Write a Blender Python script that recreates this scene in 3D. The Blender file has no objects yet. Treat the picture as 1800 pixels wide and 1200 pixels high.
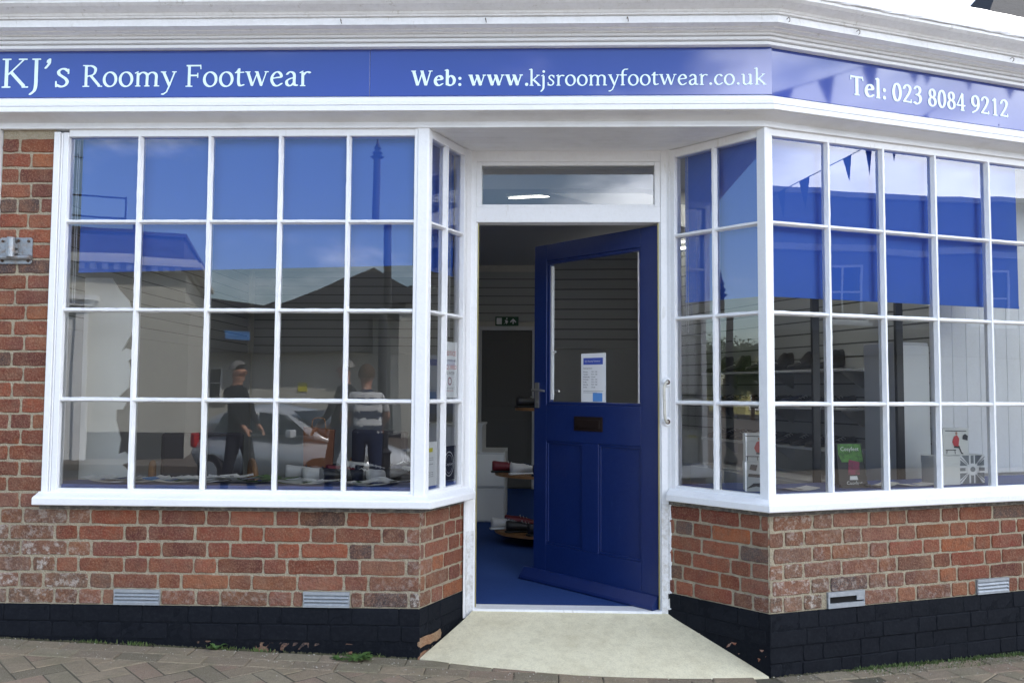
import bpy, math, random
import numpy as np
from mathutils import Vector, Matrix
random.seed(7)
R = math.radians
col = bpy.context.scene.collection
sc = bpy.context.scene

# ------------------------------------------------------------------ camera
cam_d = bpy.data.cameras.new('camera'); cam = bpy.data.objects.new('camera', cam_d); col.objects.link(cam)
cam_d.sensor_width = 36.0; cam_d.lens = 1511.1/1800*36.0
cam_d.clip_start = 0.05; cam_d.clip_end = 2000
YAW, PITCH, ROLL = -0.0311, 0.0583, 0.0063
fw = Vector((math.sin(YAW)*math.cos(PITCH), math.cos(YAW)*math.cos(PITCH), math.sin(PITCH)))
rt = Vector((math.cos(YAW), -math.sin(YAW), 0)); up = rt.cross(fw)
c_, s_ = math.cos(ROLL), math.sin(ROLL)
rt2 = rt*c_ + up*s_ ; up2 = up*c_ - rt*s_
M = Matrix((rt2, up2, -fw)).transposed().to_4x4(); M.translation = (0.9056, -4.0763, 1.3198)
cam.matrix_world = M
sc.camera = cam
sc.render.resolution_x, sc.render.resolution_y = 1024, 682

# ------------------------------------------------------------------ world, sun, exposure
SUN = Vector((0.62, 0.42, 0.72)).normalized()
SUN_EL = math.asin(SUN.z); SUN_AZ = math.atan2(SUN.x, SUN.y)
w = bpy.data.worlds.new('World'); sc.world = w; w.use_nodes = True
nt = w.node_tree; nt.nodes.clear()
def N(nt, t, **k):
    n = nt.nodes.new(t)
    for a, b in k.items(): setattr(n, a, b)
    return n
out = N(nt, 'ShaderNodeOutputWorld'); bg = N(nt, 'ShaderNodeBackground')
sky = N(nt, 'ShaderNodeTexSky', sky_type='NISHITA', sun_disc=False, sun_elevation=SUN_EL, sun_rotation=SUN_AZ)
sky.air_density = 1.0; sky.dust_density = 1.0; sky.ozone_density = 1.5
tc = N(nt, 'ShaderNodeTexCoord'); mp = N(nt, 'ShaderNodeMapping'); mp.inputs['Scale'].default_value = (1.0, 1.0, 2.6)
mp.inputs['Location'].default_value = (5.3, 2.4, 0.9)
nz = N(nt, 'ShaderNodeTexNoise'); nz.inputs['Scale'].default_value = 2.7; nz.inputs['Detail'].default_value = 7; nz.inputs['Roughness'].default_value = 0.58
nt.links.new(tc.outputs['Generated'], mp.inputs['Vector']); nt.links.new(mp.outputs['Vector'], nz.inputs['Vector'])
# more cloud towards +X (down the street), clearer sky over the road opposite
sep = N(nt, 'ShaderNodeVectorMath', operation='DOT_PRODUCT'); sep.inputs[1].default_value = (0.82, -0.45, 0.0); nt.links.new(tc.outputs['Generated'], sep.inputs[0])
mr = N(nt, 'ShaderNodeMapRange'); mr.inputs['From Min'].default_value = 0.35; mr.inputs['From Max'].default_value = 0.85
mr.inputs['To Min'].default_value = -0.06; mr.inputs['To Max'].default_value = 0.21; nt.links.new(sep.outputs['Value'], mr.inputs['Value'])
ad = N(nt, 'ShaderNodeMath', operation='ADD'); nt.links.new(nz.outputs['Fac'], ad.inputs[0]); nt.links.new(mr.outputs[0], ad.inputs[1])
rp = N(nt, 'ShaderNodeMapRange', interpolation_type='SMOOTHSTEP'); rp.inputs['From Min'].default_value = 0.47; rp.inputs['From Max'].default_value = 0.68
nt.links.new(ad.outputs[0], rp.inputs['Value'])
cl = N(nt, 'ShaderNodeMix', data_type='RGBA'); cl.inputs[7].default_value = (19.0, 19.6, 21.0, 1)
nz2 = N(nt, 'ShaderNodeTexNoise'); nz2.inputs['Scale'].default_value = 7.0; nz2.inputs['Detail'].default_value = 6; nt.links.new(mp.outputs['Vector'], nz2.inputs['Vector'])
rq = N(nt, 'ShaderNodeMapRange'); rq.inputs['From Min'].default_value = 0.35; rq.inputs['From Max'].default_value = 0.65; rq.inputs['To Min'].default_value = 0.55; rq.inputs['To Max'].default_value = 1.12; nt.links.new(nz2.outputs['Fac'], rq.inputs['Value'])
cm = N(nt, 'ShaderNodeVectorMath', operation='SCALE'); cm.inputs[0].default_value = (17.5, 18.4, 20.2); nt.links.new(rq.outputs[0], cm.inputs['Scale']); nt.links.new(cm.outputs[0], cl.inputs[7])
nt.links.new(rp.outputs[0], cl.inputs[0]); nt.links.new(sky.outputs[0], cl.inputs[6]); nt.links.new(cl.outputs[2], bg.inputs[0])
bg.inputs['Strength'].default_value = 0.13
nt.links.new(bg.outputs[0], out.inputs[0])
sd = bpy.data.lights.new('sun', 'SUN'); sd.energy = 3.6; sd.angle = R(0.5); sd.color = (1, 0.95, 0.86)
so = bpy.data.objects.new('sun', sd); col.objects.link(so)
so.rotation_euler = (-SUN).to_track_quat('-Z', 'Y').to_euler(); so.location = (10, 10, 20)
sc.view_settings.view_transform = 'Standard'; sc.view_settings.look = 'None'; sc.view_settings.gamma = 1
sc.view_settings.exposure = 1.32

# ------------------------------------------------------------------ materials
def mat(name, base, rough=0.6, spec=0.5, metal=0.0, noise=None, bump=None, attr=None, coat=0.0, emit=None):
    """noise=(scale, amount, dark colour) patchy wear; bump=(scale, strength)"""
    m = bpy.data.materials.new(name); m.use_nodes = True; t = m.node_tree; p = t.nodes['Principled BSDF']
    p.inputs['Roughness'].default_value = rough; p.inputs['Specular IOR Level'].default_value = spec; p.inputs['Metallic'].default_value = metal
    p.inputs['Coat Weight'].default_value = coat; p.inputs['Coat Roughness'].default_value = 0.04
    p.inputs['Base Color'].default_value = (*base, 1)
    src = None
    tcn = N(t, 'ShaderNodeTexCoord')
    if attr:
        a = N(t, 'ShaderNodeAttribute', attribute_name=attr); src = a.outputs['Color']
    if noise:
        for k, (s, amt, dc) in enumerate(noise if isinstance(noise, list) else [noise]):
            n = N(t, 'ShaderNodeTexNoise'); n.inputs['Scale'].default_value = s; n.inputs['Detail'].default_value = 8; n.inputs['Roughness'].default_value = 0.65
            t.links.new(tcn.outputs['Object'], n.inputs['Vector'])
            r = N(t, 'ShaderNodeMapRange', interpolation_type='SMOOTHSTEP'); r.inputs['From Min'].default_value = 0.42; r.inputs['From Max'].default_value = 0.72; r.inputs['To Max'].default_value = amt
            t.links.new(n.outputs['Fac'], r.inputs['Value'])
            mx = N(t, 'ShaderNodeMix', data_type='RGBA')
            if src: t.links.new(src, mx.inputs[6])
            else: mx.inputs[6].default_value = (*base, 1)
            mx.inputs[7].default_value = (*dc, 1); t.links.new(r.outputs[0], mx.inputs[0]); src = mx.outputs[2]
    if src: t.links.new(src, p.inputs['Base Color'])
    if bump:
        n = N(t, 'ShaderNodeTexNoise'); n.inputs['Scale'].default_value = bump[0]; n.inputs['Detail'].default_value = 6
        t.links.new(tcn.outputs['Object'], n.inputs['Vector'])
        b = N(t, 'ShaderNodeBump'); b.inputs['Strength'].default_value = bump[1]; b.inputs['Distance'].default_value = 0.01
        t.links.new(n.outputs['Fac'], b.inputs['Height']); t.links.new(b.outputs[0], p.inputs['Normal'])
    if emit:
        p.inputs['Emission Color'].default_value = (*emit[0], 1); p.inputs['Emission Strength'].default_value = emit[1]
    return m
def glass_mat(name, tint=(0.93, 0.95, 0.94), ior=1.65, gain=1.7, wave=0.0):
    m = bpy.data.materials.new(name); m.use_nodes = True; t = m.node_tree; t.nodes.clear()
    o = N(t, 'ShaderNodeOutputMaterial'); mx = N(t, 'ShaderNodeMixShader'); tr = N(t, 'ShaderNodeBsdfTransparent'); gl = N(t, 'ShaderNodeBsdfGlossy')
    tr.inputs[0].default_value = (*tint, 1); gl.inputs['Roughness'].default_value = 0.0; gl.inputs[0].default_value = (0.97, 0.98, 1, 1)
    fr = N(t, 'ShaderNodeFresnel'); fr.inputs[0].default_value = ior
    mu = N(t, 'ShaderNodeMath', operation='MULTIPLY', use_clamp=True); mu.inputs[1].default_value = gain
    t.links.new(fr.outputs[0], mu.inputs[0]); t.links.new(mu.outputs[0], mx.inputs[0]); t.links.new(tr.outputs[0], mx.inputs[1]); t.links.new(gl.outputs[0], mx.inputs[2])
    if wave:
        tcn = N(t, 'ShaderNodeTexCoord'); n = N(t, 'ShaderNodeTexNoise'); n.inputs['Scale'].default_value = 2.2; n.inputs['Detail'].default_value = 1
        b = N(t, 'ShaderNodeBump'); b.inputs['Strength'].default_value = 1.0; b.inputs['Distance'].default_value = wave
        t.links.new(tcn.outputs['Object'], n.inputs['Vector']); t.links.new(n.outputs['Fac'], b.inputs['Height']); t.links.new(b.outputs[0], gl.inputs['Normal'])
    t.links.new(mx.outputs[0], o.inputs[0]); return m

m_white = mat('white_gloss_paint', (0.80, 0.81, 0.82), 0.38, noise=[(7, 0.22, (0.68, 0.68, 0.67)), (60, 0.2, (0.66, 0.65, 0.62))], bump=(70, 0.10))
m_white_old = mat('weathered_white_paint', (0.85, 0.86, 0.87), 0.5, noise=[(5, 0.35, (0.68, 0.68, 0.67)), (45, 0.25, (0.58, 0.58, 0.56))], bump=(40, 0.25))
m_white_peel = mat('peeling_white_paint', (0.72, 0.73, 0.74), 0.55, noise=[(22, 0.8, (0.45, 0.43, 0.38)), (60, 0.5, (0.36, 0.33, 0.28))], bump=(50, 0.5))
m_lead = mat('white_coated_lead', (0.80, 0.81, 0.83), 0.55, noise=(4, 0.3, (0.6, 0.61, 0.63)), bump=(15, 0.2))
m_soffit = mat('soffit_white_paint', (0.76, 0.77, 0.78), 0.45, noise=(6, 0.4, (0.58, 0.58, 0.57)), bump=(40, 0.08))
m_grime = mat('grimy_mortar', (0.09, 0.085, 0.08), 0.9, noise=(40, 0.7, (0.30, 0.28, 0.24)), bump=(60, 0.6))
m_brick = mat('red_brick', (0.3, 0.1, 0.06), 0.85, spec=0.25, attr='Col', noise=[(28, 0.65, (0.09, 0.040, 0.028)), (11, 0.45, (0.22, 0.13, 0.085)), (6, 0.3, (0.30, 0.105, 0.035)), (150, 0.5, (0.38, 0.23, 0.15))], bump=(90, 0.65))
_t = m_brick.node_tree; _p = _t.nodes['Principled BSDF']; _src = _p.inputs['Base Color'].links[0].from_socket
_a = [n for n in _t.nodes if n.type == 'ATTRIBUTE'][0]; _n = N(_t, 'ShaderNodeTexNoise'); _n.inputs['Scale'].default_value = 38; _n.inputs['Detail'].default_value = 9; _n.inputs['Roughness'].default_value = .75
_tc = [n for n in _t.nodes if n.type == 'TEX_COORD'][0]; _t.links.new(_tc.outputs['Object'], _n.inputs['Vector'])
_r = N(_t, 'ShaderNodeMapRange'); _r.inputs['From Min'].default_value = .50; _r.inputs['From Max'].default_value = .60; _t.links.new(_n.outputs['Fac'], _r.inputs['Value'])
_m = N(_t, 'ShaderNodeMath', operation='MULTIPLY'); _t.links.new(_r.outputs[0], _m.inputs[0]); _t.links.new(_a.outputs['Alpha'], _m.inputs[1])
_x = N(_t, 'ShaderNodeMix', data_type='RGBA'); _x.inputs[7].default_value = (.50, .47, .42, 1); _t.links.new(_m.outputs[0], _x.inputs[0]); _t.links.new(_src, _x.inputs[6]); _t.links.new(_x.outputs[2], _p.inputs['Base Color'])
m_mortar = mat('lime_mortar', (0.36, 0.31, 0.22), 0.95, spec=0.1, noise=[(9, 0.6, (0.25, 0.22, 0.16)), (30, 0.5, (0.24, 0.20, 0.15)), (120, 0.5, (0.5, 0.46, 0.38))], bump=(140, 0.9))
m_plinth = mat('black_masonry_paint', (0.008, 0.011, 0.016), 0.8, spec=0.12, attr='Col', noise=[(60, 0.14, (0.04, 0.045, 0.05)), (9, 0.15, (0.02, 0.024, 0.03))], bump=(60, 0.15))
_t = m_plinth.node_tree; _p = _t.nodes['Principled BSDF']; _src = _p.inputs['Base Color'].links[0].from_socket
_tc = [n for n in _t.nodes if n.type == 'TEX_COORD'][0]; _n = N(_t, 'ShaderNodeTexNoise'); _n.inputs['Scale'].default_value = 55; _n.inputs['Detail'].default_value = 10; _n.inputs['Roughness'].default_value = .8; _t.links.new(_tc.outputs['Object'], _n.inputs['Vector'])
_r = N(_t, 'ShaderNodeMapRange'); _r.inputs['From Min'].default_value = .645; _r.inputs['From Max'].default_value = .69; _r.inputs['To Max'].default_value = .8; _t.links.new(_n.outputs['Fac'], _r.inputs['Value'])
_x = N(_t, 'ShaderNodeMix', data_type='RGBA'); _x.inputs[7].default_value = (.10, .10, .10, 1); _t.links.new(_r.outputs[0], _x.inputs[0]); _t.links.new(_src, _x.inputs[6]); _t.links.new(_x.outputs[2], _p.inputs['Base Color']); _r.inputs['To Max'].default_value = .3
m_plinth_back = mat('black_painted_mortar', (0.006, 0.0075, 0.011), 0.85, spec=.1, noise=(50, 0.3, (0.02, 0.022, 0.025)), bump=(90, 0.3))
m_paver = mat('brown_paver', (0.16, 0.13, 0.11), 0.9, spec=0.2, attr='Col', noise=[(55, 0.5, (0.15, 0.12, 0.09)), (240, 0.6, (0.44, 0.38, 0.30)), (7, 0.55, (0.18, 0.165, 0.105))], bump=(220, 0.9))
m_jointsand = mat('paver_joint_sand', (0.09, 0.078, 0.055), 0.95, noise=(60, 0.6, (0.06, 0.07, 0.03)), bump=(160, 0.8))
m_concrete = mat('cream_concrete', (0.70, 0.65, 0.47), 0.8, spec=0.2, noise=[(3, 0.55, (0.58, 0.52, 0.36)), (11, 0.45, (0.50, 0.44, 0.29)), (30, 0.3, (0.42, 0.38, 0.27)), (160, 0.35, (0.30, 0.26, 0.18))], bump=(80, 0.25))
m_sign = mat('glossy_blue_sign', (0.024, 0.055, 0.29), 0.4, spec=0.15, noise=(3, 0.15, (0.03, 0.05, 0.38)), coat=1.0)
m_sign.node_tree.nodes['Principled BSDF'].inputs['Coat Roughness'].default_value = 0.045; m_sign.node_tree.nodes['Principled BSDF'].inputs['Coat IOR'].default_value = 1.75
m_letter = mat('sign_lettering', (0.74, 0.90, 0.93), 0.4)
m_door = mat('royal_blue_gloss_paint', (0.005, 0.018, 0.105), 0.30, spec=0.5, noise=[(5, 0.5, (0.007, 0.025, 0.13)), (45, 0.25, (0.012, 0.030, 0.13)), (130, .15, (.02, .04, .13))], bump=(50, 0.12))
m_blind = mat('blue_blind_fabric', (0.085, 0.20, 0.66), 0.85, spec=0.1, bump=(400, 0.1))
m_glass = glass_mat('window_glass', wave=0.0006)
m_glass_clean = glass_mat('clear_glass', gain=1.4)
m_bwhite = mat('interior_white', (0.55, 0.56, 0.56), 0.7, noise=(4, 0.2, (0.5, 0.5, 0.48)))
m_slat = mat('slatwall_cream', (0.36, 0.37, 0.36), 0.7, spec=.2)
m_groove = mat('slat_groove', (0.12, 0.12, 0.115), 0.8)
m_carpet = mat('blue_carpet', (0.035, 0.075, 0.24), 0.95, spec=0.05, noise=(120, 0.4, (0.025, 0.05, 0.17)), bump=(300, 0.6))
m_board = mat('blue_window_board', (0.06, 0.11, 0.34), 0.55, noise=(20, 0.3, (0.06, 0.08, 0.22)))
m_metal = mat('galvanised_steel', (0.30, 0.325, 0.345), 0.45, metal=0.7, noise=[(40, 0.7, (0.24, 0.15, 0.09)), (25, 0.4, (0.42, 0.44, 0.45))], bump=(60, 0.4))
m_bolt = mat('rusty_bolt', (0.07, 0.05, 0.04), 0.7, metal=0.4, noise=(90, 0.6, (0.2, 0.09, 0.04)))
m_vent = mat('grey_metal_vent', (0.34, 0.37, 0.40), 0.5, metal=0.4, noise=(50, 0.5, (0.5, 0.52, 0.54)), bump=(60, 0.2))
m_black = mat('black_plastic', (0.012, 0.012, 0.013), 0.5)
m_hole_shade = mat('hole_shade_black', (0.004, 0.004, 0.004), 1.0)
m_brown = mat('tarnished_brass', (0.022, 0.013, 0.012), 0.45, metal=0.5)
m_chrome = mat('worn_chrome', (0.55, 0.55, 0.53), 0.3, metal=0.9)
m_brass = mat('brass_strip', (0.40, 0.36, 0.16), 0.4, metal=0.5)
m_paper = mat('white_paper', (0.78, 0.79, 0.80), 0.7)
m_ink = mat('black_ink', (0.03, 0.03, 0.035), 0.7)
m_red = mat('red_print', (0.55, 0.05, 0.06), 0.6)
m_pblue = mat('blue_print', (0.05, 0.09, 0.42), 0.6)
m_lblue = mat('light_blue_print', (0.10, 0.28, 0.65), 0.6)
m_green = mat('green_print', (0.10, 0.28, 0.05), 0.6, noise=[(25, 0.95, (0.02, 0.06, 0.015)), (70, .6, (.02, .05, .01))])
m_yellow = mat('yellow_print', (0.65, 0.60, 0.03), 0.6)
m_grey = mat('grey_print', (0.20, 0.22, 0.24), 0.6)
m_pink = mat('magenta_print', (0.25, 0.03, 0.08), 0.6, noise=(40, .95, (.03, .03, .03)))
m_card = mat('white_card', (0.70, 0.71, 0.69), 0.6)
m_wood = mat('warm_wood', (0.30, 0.15, 0.06), 0.5, noise=(12, 0.5, (0.18, 0.08, 0.03)))
m_tube = mat('lit_tube', (1, 1, 1), 0.4, emit=((1, 0.97, 0.88), 6.5))
m_leaf = mat('weed_leaf', (0.055, 0.11, 0.025), 0.6, noise=(30, 0.5, (0.10, 0.13, 0.03)))
m_grass = mat('grass_blade', (0.07, 0.12, 0.028), 0.7, noise=(20, 0.6, (0.15, 0.16, 0.05)))
m_slate = mat('roof_slate', (0.034, 0.036, 0.042), 0.9, spec=0.08, noise=(6, 0.6, (0.025, 0.026, 0.03)), bump=(20, 0.5))
m_cream = mat('cream_render', (0.52, 0.51, 0.46), 0.85, noise=[(1.2, 0.4, (0.40, 0.39, 0.35)), (6, 0.35, (0.36, 0.35, 0.31))], bump=(15, 0.3))
m_yell = mat('yellow_render', (0.50, 0.46, 0.20), 0.85, noise=(1.2, 0.3, (0.42, 0.38, 0.18)))
m_darkfascia = mat('dark_fascia', (0.045, 0.046, 0.05), 0.6)
m_asphalt = mat('asphalt', (0.055, 0.055, 0.058), 0.9, noise=(30, 0.5, (0.08, 0.08, 0.08)), bump=(120, 0.6))
m_silver = mat('silver_car_paint', (0.60, 0.62, 0.64), 0.28, metal=0.25, coat=0.6)
m_carglass = mat('car_window', (0.01, 0.012, 0.014), 0.05, spec=0.8)
m_tyre = mat('tyre_rubber', (0.02, 0.02, 0.02), 0.8)
m_iron = mat('black_cast_iron', (0.012, 0.013, 0.018), 0.45)
m_skin = mat('skin', (0.42, 0.22, 0.155), 0.6)
m_bunting = mat('dark_blue_bunting', (0.016, 0.024, 0.11), 0.8)
m_foliage = mat('dark_foliage', (0.045, 0.075, 0.022), 0.7, noise=(3, 0.6, (0.08, 0.11, 0.03)))
m_bark = mat('bark', (0.10, 0.07, 0.05), 0.9, bump=(20, 0.6))

def chips(m, scale, thr, c, amt=.85, stretch=None):
    t = m.node_tree; p = t.nodes['Principled BSDF']; l = p.inputs['Base Color'].links; tcn = [n for n in t.nodes if n.type == 'TEX_COORD'][0]
    n = N(t, 'ShaderNodeTexNoise'); n.inputs['Scale'].default_value = scale; n.inputs['Detail'].default_value = 10; n.inputs['Roughness'].default_value = .75
    if stretch:
        q = N(t, 'ShaderNodeMapping'); q.inputs['Scale'].default_value = stretch; t.links.new(tcn.outputs['Object'], q.inputs['Vector']); t.links.new(q.outputs['Vector'], n.inputs['Vector'])
    else: t.links.new(tcn.outputs['Object'], n.inputs['Vector'])
    r = N(t, 'ShaderNodeMapRange'); r.inputs['From Min'].default_value = thr; r.inputs['From Max'].default_value = thr+.03; r.inputs['To Max'].default_value = amt; t.links.new(n.outputs['Fac'], r.inputs['Value'])
    x = N(t, 'ShaderNodeMix', data_type='RGBA'); x.inputs[7].default_value = (*c, 1); t.links.new(r.outputs[0], x.inputs[0]); t.links.new(l[0].from_socket, x.inputs[6]); t.links.new(x.outputs[2], p.inputs['Base Color'])
chips(m_white, 38, .685, (.36, .33, .28)); chips(m_white, 6, .62, (.60, .59, .54), .5, (3, 3, .5))
chips(m_white_old, 30, .68, (.36, .34, .30)); chips(m_white_old, 5, .60, (.55, .54, .50), .5, (4, 4, .6))
chips(m_door, 40, .71, (.10, .13, .24)); chips(m_door, 9, .62, (.02, .045, .16), .5, (5, 5, .7))
chips(m_concrete, 24, .68, (.40, .36, .26), .5); chips(m_concrete, 3.5, .60, (.48, .43, .30), .5)
chips(m_soffit, 24, .70, (.40, .38, .34))
# ------------------------------------------------------------------ geometry helpers
class MB:
    def __init__(s): s.v = []; s.f = []; s.mi = []; s.c = []
    def add(s, vs, fs, mi=0, c=None):
        b = len(s.v); s.v += [tuple(v) for v in vs]
        for f in fs: s.f.append(tuple(b+i for i in f)); s.mi.append(mi); s.c.append(c)
    def box(s, x0, x1, y0, y1, z0, z1, T=None, mi=0, c=None):
        vs = [(x, y, z) for z in (z0, z1) for y in (y0, y1) for x in (x0, x1)]
        if T: vs = [T(*v) for v in vs]
        s.add(vs, [(0, 2, 3, 1), (4, 5, 7, 6), (0, 1, 5, 4), (2, 6, 7, 3), (0, 4, 6, 2), (1, 3, 7, 5)], mi, c)
    def tube(s, pts, r, n=10, mi=0, cap=True):
        pts = [Vector(p) for p in pts]; rr = r if isinstance(r, (list, tuple)) else [r]*len(pts)
        t0 = (pts[1]-pts[0]).normalized(); a = t0.orthogonal().normalized(); rings = []
        for i, p in enumerate(pts):
            t = (pts[min(i+1, len(pts)-1)]-pts[max(i-1, 0)]).normalized()
            a = (a - t*a.dot(t)).normalized(); b = t.cross(a)
            rings.append([p + (a*math.cos(2*math.pi*k/n)+b*math.sin(2*math.pi*k/n))*rr[i] for k in range(n)])
        vs = [v for q in rings for v in q]
        fs = [(i*n+k, i*n+(k+1) % n, (i+1)*n+(k+1) % n, (i+1)*n+k) for i in range(len(pts)-1) for k in range(n)]
        if cap: fs += [tuple(range(n))[::-1], tuple((len(pts)-1)*n+k for k in range(n))]
        s.add(vs, fs, mi)
    def prism(s, poly, h0, h1, T, mi=0):
        """poly of (a,b); extruded from h0 to h1; T(a,b,h)->world"""
        n = len(poly); vs = [T(a, b, h0) for a, b in poly]+[T(a, b, h1) for a, b in poly]
        s.add(vs, [tuple(range(n))[::-1], tuple(range(n, 2*n))]+[(i, (i+1) % n, n+(i+1) % n, n+i) for i in range(n)], mi)
    def build(s, name, mats, parent=None, smooth=False, bevel=0, recalc=True):
        me = bpy.data.meshes.new(name); me.from_pydata(s.v, [], s.f)
        for m in (mats if isinstance(mats, (list, tuple)) else [mats]): me.materials.append(m)
        me.polygons.foreach_set('material_index', s.mi)
        if any(c is not None for c in s.c):
            at = me.color_attributes.new('Col', 'FLOAT_COLOR', 'CORNER'); buf = []
            for f, c in zip(s.f, s.c): c = c or (0.3, 0.3, 0.3); buf += [*c[:3], c[3] if len(c) > 3 else 0.0]*len(f)
            at.data.foreach_set('color', buf)
        if recalc:
            import bmesh
            bm = bmesh.new(); bm.from_mesh(me); bmesh.ops.recalc_face_normals(bm, faces=bm.faces); bm.to_mesh(me); bm.free()
        if smooth: me.polygons.foreach_set('use_smooth', [True]*len(me.polygons))
        o = bpy.data.objects.new(name, me); col.objects.link(o)
        if parent:
            o.parent = parent; o.matrix_parent_inverse = Matrix.Identity(4)
            pm = WORLD(parent)
            o.matrix_basis = pm.inverted()
        if bevel:
            b = o.modifiers.new('bevel', 'BEVEL'); b.width = bevel; b.segments = 2; b.limit_method = 'ANGLE'; b.angle_limit = R(40)
        return o
def WORLD(o):
    m = o.matrix_basis.copy()
    while o.parent: o = o.parent; m = o.matrix_basis @ m
    return m
def tag(o, label=None, cat=None, group=None, kind=None):
    if label: o['label'] = label
    if cat: o['category'] = cat
    if group: o['group'] = group
    if kind: o['kind'] = kind
    return o
def thing(name, label, cat, loc=(0, 0, 0), rz=0, group=None):
    o = bpy.data.objects.new(name, None); col.objects.link(o); o.location = loc; o.rotation_euler = (0, 0, rz)
    o.matrix_basis = Matrix.Translation(Vector(loc)) @ Matrix.Rotation(rz, 4, 'Z')
    o.empty_display_size = 0.1
    return tag(o, label, cat, group)
def copy_tree(o, parent=None):
    c = o.copy(); col.objects.link(c)
    if parent: c.parent = parent
    for ch in [x for x in bpy.data.objects if x.parent == o]: copy_tree(ch, c)
    return c
# local build: geometry given in the thing's own frame
def lbuild(mb, name, mats, parent, **k):
    o = mb.build(name, mats, None, **k); o.parent = parent; return o

A21 = 0.3671
XL, XR, D = 0.3716, 1.9793, 0.411
XDL, XDR = 0.547, 1.5735
class Frame:   # a vertical wall plane: s along it, o outward, z up
    def __init__(f, p, q_or_dir):
        f.p = Vector((p[0], p[1], 0)); f.d = Vector((q_or_dir[0], q_or_dir[1], 0)).normalized(); f.n = Vector((f.d.y, -f.d.x, 0))
    def __call__(f, s, o, z): return f.p + f.d*s + f.n*o + Vector((0, 0, z))
FL = Frame((0, 0), (1, 0))
FR = Frame((XR, 0), (math.cos(A21), math.sin(A21)))
FLR = Frame((XL, 0), (XDL-XL, D))
FRR = Frame((XDR, D), (XR-XDR, -D))
LLR = math.hypot(XDL-XL, D); LRR = math.hypot(XR-XDR, D)
FD = Frame((0, D), (1, 0))
H = (1.545, 0.43)
FDOOR = Frame(H, (-0.6904, 0.7235)); # outward normal of this frame
# for the door we want outward = towards the camera side: (-.7235,-.6904)
FDOOR.n = Vector((-0.7235, -0.6904, 0))

# ------------------------------------------------------------------ lettering: broad-nib strokes -> filled outlines
def cr(pts, n=7):
    P = [np.array(p, float) for p in pts]; P = [2*P[0]-P[1]]+P+[2*P[-1]-P[-2]]; o = []
    for i in range(1, len(P)-2):
        a, b, c, d = P[i-1:i+3]
        for k in range(n):
            t = k/n; o.append(0.5*((2*b)+(c-a)*t+(2*a-5*b+4*c-d)*t*t+(3*b-a-3*c+d)*t**3))
    o.append(P[-2]); return o
def ring(cx, cy, rx, ry, n=26, a0=0, a1=360):
    return [(cx+rx*math.cos(R(a0+(a1-a0)*k/n)), cy+ry*math.sin(R(a0+(a1-a0)*k/n))) for k in range(n+1)]
X_ = 0.43
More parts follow.
